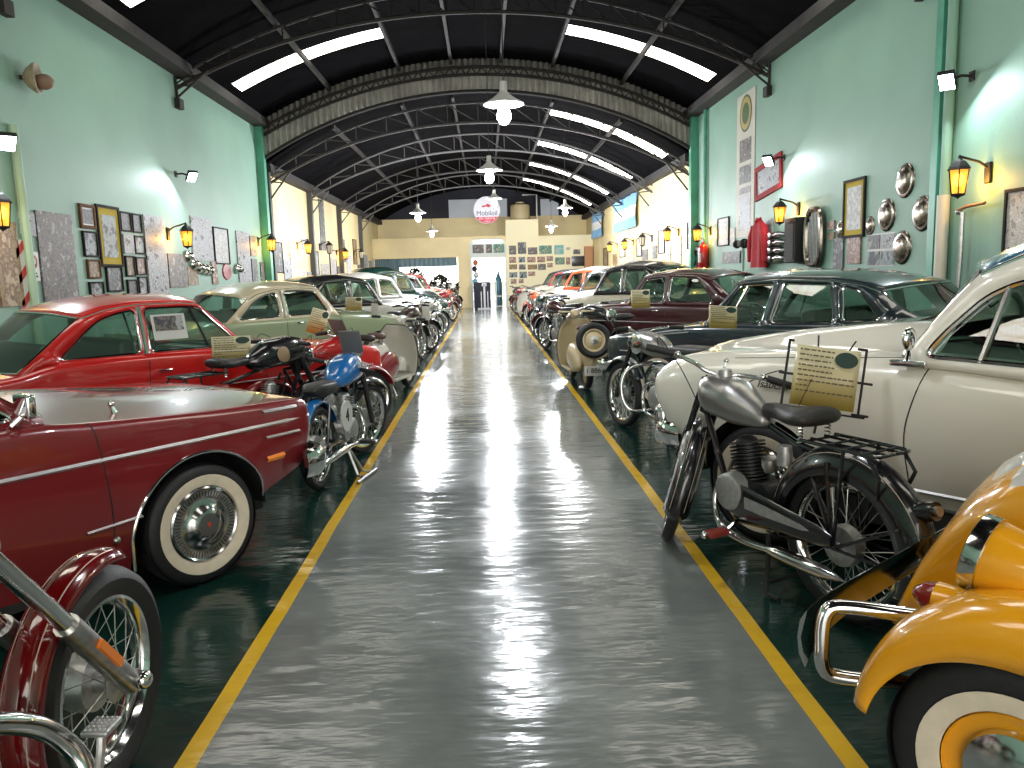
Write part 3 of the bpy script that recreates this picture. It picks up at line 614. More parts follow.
# wall device, lever, etc.
t = empty('wall_scale', (XR-.1, 14.45, 1.92), 0, 'dark metal mechanism on a thin post on the right wall', 'mechanism')
MB().box(-.08, .08, -.34, .34, -.05, .06, bev=.015).ball((-.05, -.2, .0), .09).ball((-.05, .22, .0), .08).done('body', IRON, t); MB().tube([(0, 0, -.05), (0, 0, -.5)], .025, 8).done('post', MATS['pale_green'], t)
t = empty('wall_lever', (XR-.08, 7.82, 1.2), 0, 'tall grey metal lever with a rusty arm below the nearest right lantern', 'lever')
MB().tube([(0, .05, -.4), (0, .0, .3), (0, 0, .78)], .022, 8).done('post', STEEL, t); MB().tube([(0, .1, .8), (-.02, -.1, .83), (-.02, -.38, .84)], [.02, .018, .015], 8).done('arm', mat('rust', (.35, .16, .06), .7), t); MB().ball((0, .06, .79), .035).done('joint', STEEL, t)
# end wall: photographs, screen, brown panel, transom pictures, sign
EW = [(1.11,1.43,2.33,2.72,'car'),(1.51,1.88,2.35,2.86,'grey'),(1.96,2.38,2.31,2.62,'car'),(2.46,3.03,2.32,2.69,'green'),(3.14,3.57,2.28,2.69,'cyan'),(3.68,3.86,2.46,2.58,'white'),(4.0,4.31,2.27,2.48,'grey'),
      (1.11,1.42,1.96,2.22,'red'),(1.53,1.82,1.97,2.21,'blue'),(1.92,2.29,1.96,2.2,'red'),(2.37,2.72,1.95,2.2,'red'),(2.79,3.08,2.0,2.21,'red'),(3.17,3.6,1.83,2.15,'green'),(3.66,3.85,1.82,2.14,'red'),
      (1.1,1.45,1.67,1.89,'sepia'),(1.54,1.84,1.65,1.88,'grey'),(1.93,2.36,1.64,1.86,'sepia'),(2.4,2.75,1.61,1.88,'car'),(2.81,3.06,1.72,1.91,'red'),
      (1.09,1.45,1.31,1.54,'blue'),(1.55,1.88,1.27,1.56,'blue'),(1.95,2.26,1.36,1.55,'red'),(1.15,1.41,1.03,1.24,'red'),(1.51,1.73,1.05,1.23,'red')]
rows = ['top', 'second', 'third', 'fourth', 'bottom']; cnt = {}
words = ['first', 'second', 'third', 'fourth', 'fifth', 'sixth', 'seventh']
for k, (x0, x1, z0, z1, im) in enumerate(EW):
    r_ = 0 if k < 7 else 1 if k < 14 else 2 if k < 19 else 3 if k < 22 else 4; c_ = cnt.get(r_, 0); cnt[r_] = c_+1
    o = MB().box(-(x1-x0)/2, (x1-x0)/2, -.02, 0, -(z1-z0)/2, (z1-z0)/2).done('photo_print', PM[im], smooth=False); o.location = ((x0+x1)/2, YE-.05, (z0+z1)/2)
    tag(o, '%s photograph from the left in the %s row on the end wall' % (words[c_], rows[r_]), 'picture', 'photographs on the end wall')
o = MB().box(-.31, .31, -.05, 0, -.22, .22, bev=.01).done('dark_screen', mat('screen_black', (.02, .022, .025), .25)); o.location = (4.23, YE-.05, 1.96); tag(o, 'black flat screen on the end wall', 'screen')
o = MB().box(-.15, .15, -.3, 0, -1.3, 1.3).box(-.13, .13, -.31, -.3, -1.2, -.05).box(-.13, .13, -.31, -.3, .05, 1.2).done('brown_cupboard', mat('brown_wood', (.45, .22, .10), .5, noise=.15)); o.scale = (1.2, 1, 1); o.location = (4.66, YE-.05, 1.3); tag(o, 'tall brown wooden cupboard in the far right corner', 'cupboard')
for (x0, x1, im, lb) in ((-.52, -.02, 'car', 'dark picture left above the bright doorway'), (.08, .35, 'car', 'small picture in the middle above the bright doorway'), (.42, .9, 'green', 'dark teal picture right above the bright doorway')):
    o = MB().box(-(x1-x0)/2, (x1-x0)/2, -.02, 0, -.19, .19).done('photo_print', PM[im], smooth=False); o.location = ((x0+x1)/2, YE-.02, 2.62); tag(o, lb, 'picture')
t = empty('tube_lamp', (.15, YE-.045, 3.0), 0, 'long fluorescent tube lamp over the bright doorway', 'lamp')
MB().box(-.65, .65, -.04, .04, 0, .06).done('housing', LWH, t, smooth=False); MB().tube([(-.62, -.02, -.03), (.62, -.02, -.03)], .025, 8).done('tube', mat('tube_glow', (1, 1, 1), .4, emit=8, ecol=(.9, .97, 1)), t)
# round enamel sign
t = empty('round_sign', (.16, 33.0, 4.12), 0, 'round white and red enamel sign hanging under the roof', 'sign')
SR, SW = mat('enamel_red', (.52, .02, .05), .35), mat('enamel_white', (.62, .62, .66), .35)
MB().disc((0, 0, 0), (0, 1, 0), .55, 40, .02).done('panel', SW, t, smooth=False)
mb = MB(); a_ = math.asin(.28/.54); mb.f([mb.b.verts.new((.54*math.cos(a), -.024, .54*math.sin(a))) for a in [PI+a_+(PI-2*a_)*i/24 for i in range(25)]]); mb.done('panel', SR, t, smooth=False)
text('Mobiloil', .27, mat('sign_blue', (.02, .03, .1), .4), t, (0, -.028, -.14), (PI/2, 0, 0)); text('EN VENTA', .14, SW, t, (0, -.030, -.345), (PI/2, 0, 0)); text('AQUI', .10, SW, t, (0, -.030, -.465), (PI/2, 0, 0))
mb = MB(); mb.f([mb.b.verts.new((x, -.026, z)) for x, z in ((-.18, .1), (-.02, .14), (.1, .1), (.2, .22), (.12, .2), (.05, .26), (-.05, .19), (-.2, .18))]); mb.done('emblem', SR, t, smooth=False)
for x in (-.2, .2): MB().tube([(x, 0, .5), (x, 0, 1.2)], .01, 5).done('hanger', IRON, t)
t = empty('water_tank', (1.7, 36.6, 3.10), 0, 'pale round water tank on top of the end partition', 'tank')
MB().lathe([(0, 0), (.42, 0), (.44, .05), (.44, 1.45), (.4, 1.5), (0, 1.56)], None, 28).done('body', mat('tank_cream', (.62, .52, .3), .5), t); MB().lathe([(0, 1.56), (.2, 1.56), (.2, 1.62), (0, 1.63)], None, 20).done('lid', MATS['tank_cream'], t)
t = empty('white_pipe', (2.3, 36.2, 3.85), 0, 'thin white pipe bent beside the water tank', 'pipe'); MB().tube([(.15, 0, -.7), (.15, 0, 1.15), (-.5, 0, 1.15)], .035, 8).done('tube', FR['white'], t)
# blue curtain in the far left opening
mb = MB(); n = 60; x0, x1 = -4.9, -3.95
for (xa, xb, za, zb) in ((-4.95, -3.85, 0, 2.3), (-3.9, -1.25, 1.9, 2.3)):
    rows = [[mb.b.verts.new((xa+(xb-xa)*i/n, YE+.3+.05*math.sin(i*1.3), z)) for i in range(n+1)] for z in (za, zb)]
    for i in range(n): mb.f([rows[0][i], rows[0][i+1], rows[1][i+1], rows[1][i]])
o = mb.done('blue_curtain', mat('curtain_blue', (.20, .29, .33), .8, noise=.1)); tag(o, 'grey blue curtain drawn aside in the far left opening', 'curtain')
# behind the partition: parked dark shapes and shrubs
def shrub(x, y, w_, h_, lb):
    o = bpy.data.objects.new('shrub', None); mb = MB(); rnd = random.Random(int(x*10+y))
    for k in range(260):
        a, b_ = rnd.uniform(0, 2*PI), rnd.uniform(-.2, 1); rr = w_*rnd.uniform(.55, 1); c = Vector((rr*math.cos(a)*math.sqrt(max(0, 1-b_*b_)), .6*rr*math.sin(a), h_*.5+b_*h_*.5))
        d = Vector([rnd.uniform(-1, 1) for _ in range(3)]).normalized()*.13; e = d.orthogonal().normalized()*.05
        mb.f([mb.b.verts.new(c+q) for q in (-d, e, d, -e)])
    mb.tube([(0, 0, 0), (0, 0, h_*.6)], .04, 6)
    bpy.data.objects.remove(o); o = mb.done('shrub', mat('leaf_dark', (.03, .04, .025), .7), weld=False); o.location = (x, y, 0); tag(o, lb, 'shrub')
shrub(-2.4, 42, .62, 1.5, 'dark bush outside beyond the far left opening, middle'); shrub(-3.75, 42.5, .6, 1.9, 'dark bush outside beyond the far left opening, left'); shrub(-1.2, 42.5, .5, 1.2, 'dark bush outside beyond the far left opening, right')
# display stand and rails in front of the bright doorway
t = empty('display_stand', (-.05, 33.9, 0), 0, 'pale metal display stand in front of the bright doorway', 'stand')
GR = mat('pale_grey_metal', (.45, .46, .46), .4, .3)
MB().box(-.3, .3, -.2, .2, 0, .05).done('base', GR, t, smooth=False); MB().box(-.04, .04, -.03, .03, .05, 1.05).done('post', GR, t, smooth=False); MB().box(-.1, .1, -.03, .03, .98, 1.12).done('head', GR, t, smooth=False)
for x in (-.14, .14): MB().box(x-.02, x+.02, -.02, .02, .05, .75).done('side_bar', GR, t, smooth=False)
t = empty('barrier', (.85, 35.0, 0), 0, 'white metal barrier across the right half of the doorway', 'barrier')
for x in (-.38, .1, .58): MB().box(x-.035, x+.035, -.03, .03, 0, 1.2 if x < 0 else .55).done('post', FR['white'], t, smooth=False)
MB().box(-.38, .62, -.02, .02, .03, .08).box(-.38, .62, -.02, .02, .48, .53).done('rail', FR['white'], t, smooth=False)
t = empty('dark_counter', (-.2, 35.0, 0), 0, 'dark cloth covered counter behind the display stand', 'counter'); MB().box(-.32, .42, -.2, .3, 0, 1.15, bev=.04).done('cloth_cover', mat('dark_navy', (.02, .02, .04), .7), t)
t = empty('clothes_rack', (-.42, 36.0, 0), 0, 'slim rack with hanging goods at the left of the doorway', 'rack'); MB().tube([(0, 0, 0), (0, 0, 2.2)], .02, 6).done('pole', STEEL, t)
for k in range(5): MB().ball((random.uniform(-.05, .05), 0, .9+.28*k), .12, sz=1.2, sy=.5).done('goods', [mat('goods_orange', (.5, .12, .05), .6), MATS['dark_navy'], GR, FB, MATS['dark_navy']][4-k], t)
t = empty('gas_bottle', (.62, 37, 0), 0, 'tall blue bottle shape standing in the bright doorway', 'bottle'); MB().lathe([(0, 0), (.16, 0), (.17, .9), (.16, 1.2), (.05, 1.5), (.03, 1.65), (0, 1.66)], None, 20).done('body', mat('bottle_blue', (.05, .2, .3), .4), t)
# ------------------------------------------------------------------ cars
def car_wheel(parent, x, y, side, Rw, width, style, wall=True, rim=None, steer=0):
    """side +1: outer face towards +y"""
    M = Matrix.Translation((x, y, Rw)) @ Matrix.Rotation(steer, 4, 'Z') @ axis((0, 0, 0), (0, side, 0)); k = Rw/.32
    h = width/2
    prof = [(.19*k, -h), (.27*k, -h*1.05), (.305*k, -h*.9), (.32*k, -h*.55), (.32*k, h*.55), (.305*k, h*.9), (.27*k, h*1.1), (.215*k, h*1.0), (.195*k, h*.85)]
    t = MB().lathe(prof, M, 48)
    for a in (-.4, 0, .4): t.lathe([(.3205*k, h*a-.004), (.323*k, h*a+.012), (.323*k, h*a+.03), (.3205*k, h*a+.04)], M, 48)
    t = t.done('wheel', RUB, parent)
    wo = .235 if style == 'small' else .262; wi_ = .178 if style == 'small' else .2
    if wall: MB().lathe([(wo*k, h*1.085), (wo*k, h*1.12), (wo*.955*k, h*1.13), (wi_*1.025*k, h*1.0), (wi_*k, h*.9)], M, 48).done('whitewall', WWALL, t)
    if style == 'valiant':
        MB().lathe([(.2*k, h*.6), (.2*k, h*.95), (.19*k, h*1.03), (.18*k, h*.95)], M, 48).lathe([(.135*k, h*.9), (.1*k, h*1.02), (.09*k, h*1.15), (.06*k, h*1.3)], M, 48).done('hubcap', mat('hub_chrome', (.42, .42, .42), .16, 1), t)
        MB().lathe([(.182*k, h*.93), (.16*k, h*.85), (.135*k, h*.9)], M, 48).done('hubcap_ring', STEEL, t)
        mb = MB()
        for i in range(60):
            a = 2*PI*i/60; mb.box(.145*k, .176*k, -.0028, .0028, h*.86, h*.935, M @ Matrix.Rotation(a, 4, 'Z'))
        mb.done('hubcap_fins', mat('dark_chrome', (.2, .2, .2), .25, 1), t, smooth=False)
        MB().lathe([(.06*k, h*1.3), (.05*k, h*1.33), (0, h*1.35)], M, 32).done('hub_centre', mat('hub_grey', (.16, .16, .16), .3, .6), t)
        mb = MB(); mb.f([mb.b.verts.new(M @ Vector(p)) for p in ((-.012, .012, h*1.37), (.012, .012, h*1.37), (0, -.014, h*1.37))]); mb.done('emblem', mat('emblem_red', (.6, .03, .01), .4), t, smooth=False)
    else:
        rm = rim or CHROME
        MB().lathe([(wi_*k, h*.8), (wi_*.975*k, h*.95), (.17*k, h*.7), (.13*k, h*.55), (.11*k, h*.6), (0, h*.6)], M, 40).done('rim', rm, t)
        MB().lathe([(.125*k, h*.6), (.12*k, h*.9), (.09*k, h*1.1), (.03*k, h*1.2), (0, h*1.21)], M, 32).done('hubcap', CHROME, t)
    return t
def fill_panel(outer, holes, fmap, mapfn, thick=0, sub=.05):
    """triangulate polygon with holes in 2-D, map to 3-D"""
    b = bmesh.new()
    def loop(L_):
        pts = []
        for i, p in enumerate(L_):
            q = L_[(i+1) % len(L_)]; d = math.hypot(q[0]-p[0], q[1]-p[1]); n = max(1, int(d/sub))
            pts += [(p[0]+(q[0]-p[0])*k/n, p[1]+(q[1]-p[1])*k/n) for k in range(n)]
        vs = [b.verts.new((x, y, 0)) for x, y in pts]
        return [b.edges.new((vs[i], vs[(i+1) % len(vs)])) for i in range(len(vs))]
    es = loop(outer)
    for h in holes: es += loop(h)
    bmesh.ops.triangle_fill(b, edges=es, use_beauty=True, use_dissolve=False, normal=(0, 0, 1))
    return b
def inset_poly(P, d):
    """shrink polygon towards its centroid by about d"""
    cx_ = sum(p[0] for p in P)/len(P); cy_ = sum(p[1] for p in P)/len(P); out = []
    for x, y in P:
        l = math.hypot(x-cx_, y-cy_); out.append((x+(cx_-x)*d/l, y+(cy_-y)*d/l))
    return out
def round_poly(P, r=.04, n=4):
    out = []; m = len(P)
    for i in range(m):
        a, b_, c = Vector(P[i-1]), Vector(P[i]), Vector(P[(i+1) % m])
        u, v = (a-b_), (c-b_); d = min(r, u.length*.45, v.length*.45)
        p, q = b_+u.normalized()*d, b_+v.normalized()*d
        for k in range(n+1):
            t = k/n; out.append(tuple(p*(1-t)**2+b_*2*t*(1-t)+q*t*t))
    return out
class Car:
    def __init__(s, S, name, loc, heading, side, label, cat='car', group=None, parent=None):
        """heading: degrees from the aisle; side -1: left row (seen on its right), +1: right row"""
        s.S = S; s.side = side
        rz = R(90+heading) if side > 0 else R(90-heading)
        s.t = empty(name, loc, rz, label, cat, group); s.t.scale = (S.get('scale', 1),)*3
    def w(s, x): return sinterp(s.S['w'], x)
    def crest(s, x): return sinterp(s.S['crest'], x)
    def deck(s, x): return sinterp(s.S['deck'], x)
    def low(s, x):
        S = s.S; z = sinterp(S['low'], x)
        for xw, on in ((S['xf'], S.get('front_arch', 1)), (S['xr'], S.get('rear_arch', 1))):
            d = abs(x-xw); Ra = S['arch']
            if on and d < Ra: z = max(z, S['rw']*.98+math.sqrt(Ra*Ra-d*d)*S.get('arch_h', 1))
        return z
    def section(s, x):
        """list of (y, z) from the lower edge up the side, over the shoulder, to the centre"""
        S = s.S; w, zl, zc, zd = s.w(x), s.low(x), s.crest(x), s.deck(x); h = max(zc-zl, .01); r = min(S.get('rad', .07), h*.48, w*.45)
        br = S.get('barrel', .03); pts = []
        zc0 = sinterp(S['low'], x); H0 = max(zc-zc0, .01)
        for k in range(9):
            z = zl+(zc-r-zl)*k/8; u = (z-zc0)/H0
            y = w-br*(abs(u-.55)/.55)**2*(1.5 if u < .55 else .8)
            if 'crease' in S:
                zr, dp = S['crease']
            pts.append((y, z))
        ye = pts[-1][0]
        for k in range(1, 7):
            a = k/6*PI/2; pts.append((ye-r*(1-math.cos(a)), zc-r+r*math.sin(a)))
        yi = ye-r; hb = S.get('hood_w', .62)
        for k in range(1, 11):
            f = k/10; y = yi*(1-f)
            if S.get('hood_step'):
                e = max(0, min(1, (yi*1.0-y-.02)/(yi*(1-hb)))); g = e*e*(3-2*e)
                z = zc - S.get('dip', 0)*math.sin(PI*min(1, e))*.6 + (zd-zc)*g
            else: z = zc+(zd-zc)*math.sin(f*PI/2)
            pts.append((y, z))
        return pts
    def sy(s, x, z):
        P = s.section(x)[:15]
        for (y0, z0), (y1, z1) in zip(P, P[1:]):
            if z0 <= z <= z1 and z1 > z0: return y0+(y1-y0)*(z-z0)/(z1-z0)
        return P[0][0] if z < P[0][1] else P[-1][0]
    def body(s, m, wellm=BLKM):
        S = s.S; L = S['L']; xs = set()
        n = 44
        for i in range(n+1): xs.add(round(-L*i/n, 4))
        for k in (.004, .012, .03, .06, .1): xs.add(-k); xs.add(-L+k)
        for xw, on in ((S['xf'], S.get('front_arch', 1)), (S['xr'], S.get('rear_arch', 1))):
            if not on: continue
            for i in range(25): xs.add(round(xw+S['arch']*math.cos(PI*i/24), 4))
            xs.add(xw+S['arch']+.002); xs.add(xw-S['arch']-.002)
        c0, c1 = S['cabin']; xs.add(c0); xs.add(c1)
        xs = sorted(x for x in xs if -L <= x <= 0)
        mb = MB(); rows = []
        for x in xs:
            P = s.section(x); rows.append([mb.b.verts.new((x, y, z)) for y, z in P]+[mb.b.verts.new((x, -y, z)) for y, z in P[::-1][1:]])
        for (xa, a), (xb, b) in zip(zip(xs, rows), list(zip(xs, rows))[1:]):
            for i in range(len(a)-1):
                if c1-1e-6 <= xa and xb <= c0+1e-6 and 15 <= i < len(a)-16: continue
                mb.f([a[i], a[i+1], b[i+1], b[i]])
        mb.f(rows[0]); mb.f(rows[-1][::-1])
        o = mb.done('body', m, s.t, angle=30); s.bodyo = o
        # dark floor pan and wheel wells
        zf = S['rw']*1.0; w = min(s.w(S['xf']), s.w(S['xr']))
        mb = MB(); lo = sinterp(S['low'], (c0+c1)/2)
        mb.box(S['xr']+S['arch']+.03, S['xf']-S['arch']-.03, -w+.04, w-.04, lo-.02, lo+.12)
        mb.box(-L+.15, -.18, -w+.30, w-.30, lo, min(zf+.18, s.deck(-.2)-.15))
        for xw in (S['xf'], S['xr']):
            for sd in (-1, 1):
                Ra = S['arch']+.02; pr = [(xw+Ra*math.cos(PI*i/16), S['rw']+Ra*math.sin(PI*i/16)*S.get('arch_h', 1)) for i in range(17)]
                a = [mb.b.verts.new((x, sd*(w-.05), z)) for x, z in pr]; b = [mb.b.verts.new((x, sd*(w-.3), z)) for x, z in pr]
                for i in range(16): mb.f([a[i], a[i+1], b[i+1], b[i]])
                mb.f(b)
        mb.done('underbody', wellm, s.t, smooth=False); return o
    def wheels(s, style='plain', wall=True, rim=None, steer=0):
        S = s.S
        for x in (S['xf'], S['xr']):
            for sd in (-1, 1):
                car_wheel(s.t, x, sd*(s.w(x)-S.get('wheel_in', .11)), sd, S['rw'], S.get('tw', .165), style, wall, rim, steer if x == S['xf'] else 0)
    # ---- cabin
    def gmap(s, x, z, sd, off=0):
        g = s.S['gh']; zb = sinterp(s.S['crest'], x)-.01; zr = g['zr']; f = max(-.3, (z-zb)/(zr-zb))
        yb = s.w(x)-g.get('in', .10); yr = sinterp(g['yr'], x) if isinstance(g['yr'], list) else g['yr']
        y = yb+(yr-yb)*(f**1.25 if f > 0 else f)
        return Vector((x, sd*(y+off), z))
    def cabin(s, m, roofm=None, trim=CHROME, glass=GLASS, chrome_r=.009, frames=True, interior=None, front=True):
        S = s.S; g = S['gh']; roofm = roofm or m; rail = g['rail']; wins = [round_poly(w_, g.get('wr', .05)) for w_ in g['wins']]
        Ab, At, Cb, Ct = g['Ab'], rail[0], g['Cb'], rail[-1]
        base = [(Cb[0]+(Ab[0]-Cb[0])*i/10, sinterp(S['crest'], Cb[0]+(Ab[0]-Cb[0])*i/10)-.05) for i in range(11)]
        outer = [Ab]+list(g.get('Apts', []))+list(rail)+list(g.get('Cpts', []))+[Cb]+base
        for sd in (-1, 1):
            b = fill_panel(outer, wins, None, None)
            for v in b.verts: v.co = s.gmap(v.co.x, v.co.y, sd)
            me = bpy.data.meshes.new('pillars'); b.to_mesh(me); b.free(); o = link('pillars', me, m, s.t)
            md = o.modifiers.new('s', 'SOLIDIFY'); md.thickness = .035; md.offset = 1 if sd < 0 else -1
            # keep thickness inward
            md.offset = 0
            for w_ in wins:
                mb = MB(); cx_ = sum(p[0] for p in w_)/len(w_); cz = sum(p[1] for p in w_)/len(w_); rr = []
                for k in (1.0, .75, .5, .25): rr.append([mb.b.verts.new(s.gmap(cx_+(x-cx_)*k, cz+(z-cz)*k, sd, -.006)) for x, z in w_])
                c_ = mb.b.verts.new(s.gmap(cx_, cz, sd, -.006)); n = len(w_)
                for a, b_ in zip(rr, rr[1:]):
                    for i in range(n): mb.f([a[i], a[(i+1) % n], b_[(i+1) % n], b_[i]])
                for i in range(n): mb.f([rr[-1][i], rr[-1][(i+1) % n], c_])
                q = mb.done('side_window', glass, s.t)
                if frames: MB().tube([s.gmap(x, z, sd, .012) for x, z in w_], chrome_r, 6, cyclic=True).done('window_frame', trim, q)
        # roof skin between the rails
        n = 18; m_ = 20; mb = MB(); rows = []; crown = g.get('crown', .09); x0, x1 = At[0], Ct[0]; bf, brr = g.get('bf', .10), g.get('br', .10)
        railpts = []
        for i in range(n+1):
            x = x0+(x1-x0)*i/n; railpts.append((x, interp(rail, x)))
        s.roofrows = []
        for i, (x, z) in enumerate(railpts):
            row = []; f = i/n
            for k in range(m_+1):
                u = -1+2*k/m_; au = abs(u); yy = s.gmap(x, z, 1)[1]; e = 1-au**2.6
                xx = x + bf*(1-u*u)*(1-f)**3 - brr*(1-u*u)*f**3
                row.append((xx, u*yy*(1.0) , z+crown*e*(.55+.45*math.sin(PI*min(1, max(0, .12+f*.8))))))
            rows.append([mb.b.verts.new(p) for p in row]); s.roofrows.append(row)
        for a, b_ in zip(rows, rows[1:]):
            for k in range(m_): mb.f([a[k], a[k+1], b_[k+1], b_[k]])
        o = mb.done('roof', roofm, s.t, angle=60); md = o.modifiers.new('s', 'SOLIDIFY'); md.thickness = .02; md.offset = 0
        if frames:
            for sd in (-1, 1): MB().tube([s.gmap(x, z-.005, sd, .012) for x, z in railpts], chrome_r*.9, 6).done('drip_rail', trim, s.t)
        def screen(name, A, B, row, bulge, n=10, pts=None):
            mb = MB(); rr = []; path = [A]+list(pts or [])+[B]
            for j in range(n+1):
                v = j/n*(len(path)-1); i = min(int(v), len(path)-2); f = v-i; x = path[i][0]+(path[i+1][0]-path[i][0])*f; z = path[i][1]+(path[i+1][1]-path[i][1])*f; vv = j/n; r_ = []
                for k in range(m_+1):
                    u = -1+2*k/m_; yy = s.gmap(x, z, 1)[1]; tx, ty, tz = row[k]
                    b0 = bulge*1.25*(1-u*u); r_.append((x+b0+(tx-B[0]-b0)*vv, u*yy, z+(tz-B[1])*vv**2))
                rr.append([mb.b.verts.new(p) for p in r_])
            for a, b_ in zip(rr, rr[1:]):
                for k in range(m_): mb.f([a[k], a[k+1], b_[k+1], b_[k]])
            edge = [v.co.copy() for v in rr[0]]+[r[-1].co.copy() for r in rr[1:]]+[v.co.copy() for v in rr[-1][::-1][1:]]+[r[0].co.copy() for r in rr[::-1][1:-1]]
            q = mb.done(name, glass, s.t)
            MB().tube(edge, chrome_r*1.2, 6, cyclic=True).done('window_frame', trim, q)
        screen('windshield', Ab, At, s.roofrows[0], bf, pts=g.get('Apts'))
        screen('rear_window', Cb, Ct, s.roofrows[-1], -brr, pts=[p for p in g.get('Cpts', [])][::-1])
        # cowl and parcel shelf closing the deck under the screens
        for nm, A, bl in (('cowl', Ab, bf), ('parcel_shelf', Cb, -brr)):
            mb = MB(); sgn = 1 if bl > 0 else -1; a = []; b_ = []
            cedge = S['cabin'][0] if bl > 0 else S['cabin'][1]
            for k in range(m_+1):
                u = -1+2*k/m_; yy = s.gmap(A[0], A[1], 1)[1]; zz = s.crest(A[0])-.02
                a.append(mb.b.verts.new((A[0]+bl*1.25*(1-u*u)+sgn*.02, u*yy, zz+.015))); b_.append(mb.b.verts.new((A[0]-sgn*.25, u*yy*.97, zz-.08)))
            for k in range(m_): mb.f([a[k], a[k+1], b_[k+1], b_[k]])
            mb.done(nm, DIM, s.t)
        # interior
        im = interior or DIM; zb = s.crest((Ab[0]+Cb[0])/2); wi = s.w(Ab[0]-.8)-.16; L0 = Ab[0]
        for nm, xc in (('front_seat', L0-.95), ('rear_seat', max(Cb[0]+.35, L0-1.85))):
            MB().box(xc-.06, xc+.5, -wi, wi, .32, .52, bev=.05).box(xc-.16, xc+.0, -wi, wi, .45, zb+.12, bev=.05).done(nm, im, s.t)
        MB().box(L0-.22, L0+.02, -wi-.02, wi+.02, zb-.3, zb-.04, bev=.03).done('dashboard', interior or DIM, s.t)
        ydr = .36
        A = axis((L0-.42, ydr, zb+.02), (-.8, 0, .62)); mb = MB(); mb.tube([A @ Vector((.185*math.cos(2*PI*i/28), .185*math.sin(2*PI*i/28), 0)) for i in range(28)], .012, 6, cyclic=True)
        for a in (0, 2.1, 4.2): mb.tube([A @ Vector((0, 0, -.03)), A @ Vector((.18*math.cos(a), .18*math.sin(a), 0))], .009, 5)
        mb.tube([A @ Vector((0, 0, -.03)), A @ Vector((0, 0, -.35))], .018, 6); mb.done('steering_wheel', BLK, s.t)
        # far bulkheads so no daylight shows under the dash
        MB().box(L0-.2, L0-.15, -wi-.05, wi+.05, .3, zb-.1).box(Cb[0]+.1, Cb[0]+.14, -wi-.05, wi+.05, .3, zb-.1).done('bulkhead', DIM, s.t, smooth=False)
        MB().box(Cb[0]+.1, L0-.15, -wi-.1, -wi-.06, .25, zb-.08).box(Cb[0]+.1, L0-.15, wi+.06, wi+.1, .25, zb-.08).done('door_lining', im, s.t, smooth=False)
    def strip(s, pts, h=.02, m=TRIM, name='chrome_strip', sides=(-1, 1), off=.004, n=24):
        """moulding on the flank following (x,z) points"""
        for sd in sides:
            P = []
            for (xa, za), (xb, zb) in zip(pts, pts[1:]):
                for i in range(n): f = i/n; P.append((xa+(xb-xa)*f, za+(zb-za)*f))
            P.append(pts[-1]); Q = [Vector((x, sd*(s.sy(x, z)+off), z)) for x, z in P]
            mb = MB(); a = [mb.b.verts.new(q+Vector((0, -sd*.01, -h/2))) for q in Q]; c = [mb.b.verts.new(q+Vector((0, sd*.008, 0))) for q in Q]; b = [mb.b.verts.new(q+Vector((0, -sd*.01, h/2))) for q in Q]
            for r0, r1 in ((a, c), (c, b)):
                for i in range(len(Q)-1): mb.f([r0[i], r0[i+1], r1[i+1], r1[i]])
            mb.done(name, m, s.t)
    def seam(s, pts, name='door_seam', sides=(-1, 1), r=.004, m=BLKM):
        for sd in sides:
            P = smooth_path([(x, 0, z) for x, z in pts], 8); MB().tube([Vector((p.x, sd*(s.sy(p.x, p.z)-.001), p.z)) for p in P], r, 5).done(name, m, s.t)
    def arch_lip(s, m, r=.011, which=('xf', 'xr')):
        S = s.S
        for k in which:
            for sd in (-1, 1):
                xw = S[k]; P = []
                for i in range(25):
                    a = PI*i/24; x = xw+S['arch']*math.cos(a)*.998; z = s.low(x); P.append((x, sd*(s.section(x)[0][0]+.004), z))
                P = [(P[0][0], P[0][1], sinterp(S['low'], P[0][0]))]+P+[(P[-1][0], P[-1][1], sinterp(S['low'], P[-1][0]))]
                MB().tube(P, r, 6).done('arch_lip', m, s.t)
    def bumper(s, x, z, half, h=.12, front=True, wrap=.35, m=CHROME, guards=(.45,), xo=.07):
        d = 1 if front else -1; P = []
        for i in range(33):
            u = -1+2*i/32; au = abs(u); y = u*half
            xx = x+d*(xo-.10*au**3); P.append((xx, y, z))
        P = [(x-d*wrap, -half-.005, z), (x-d*wrap*.5, -half-.012, z)]+[p for p in P if abs(p[1]) < half*.98]+[(x-d*wrap*.5, half+.012, z), (x-d*wrap, half+.005, z)]
        mb = MB(); loops = []
        P = smooth_path(P, 2)
        for i, p in enumerate(P):
            a = P[max(0, i-1)]; b = P[min(len(P)-1, i+1)]; t = (b-a).normalized(); nrm = Vector((t.y, -t.x, 0))*d
            loops.append([p+nrm*q+Vector((0, 0, r_)) for q, r_ in ((-.02, -h/2), (.012, -h*.42), (.035, -h*.15), (.04, h*.1), (.03, h*.35), (.01, h/2), (-.02, h/2), (-.005, 0))])
        mb.loft(loops); mb.done('bumper', m, s.t)
        for g_ in guards:
            for sd in (-1, 1):
                MB().box(x+d*(xo-.02)-.035, x+d*(xo-.02)+.06, sd*half*g_-.03, sd*half*g_+.03, z-h*.8, z+h*.9, bev=.02).done('bumper_guard', m, s.t)
    def lamp(s, x, y, z, r=.09, front=True, m=None, name='headlight'):
        d = 1 if front else -1; A = axis((x, y, z), (d, 0, 0))
        o = MB().lathe([(r*1.15, -.05), (r*1.15, .02), (r, .035), (r*.97, .02)], A, 24).done(name, CHROME, s.t)
        MB().lathe([(r*.97, .02), (r*.6, .045), (0, .055)], A, 24).done('lens', m or mat('lens_glass', (.5, .5, .48), .1, .3), o)
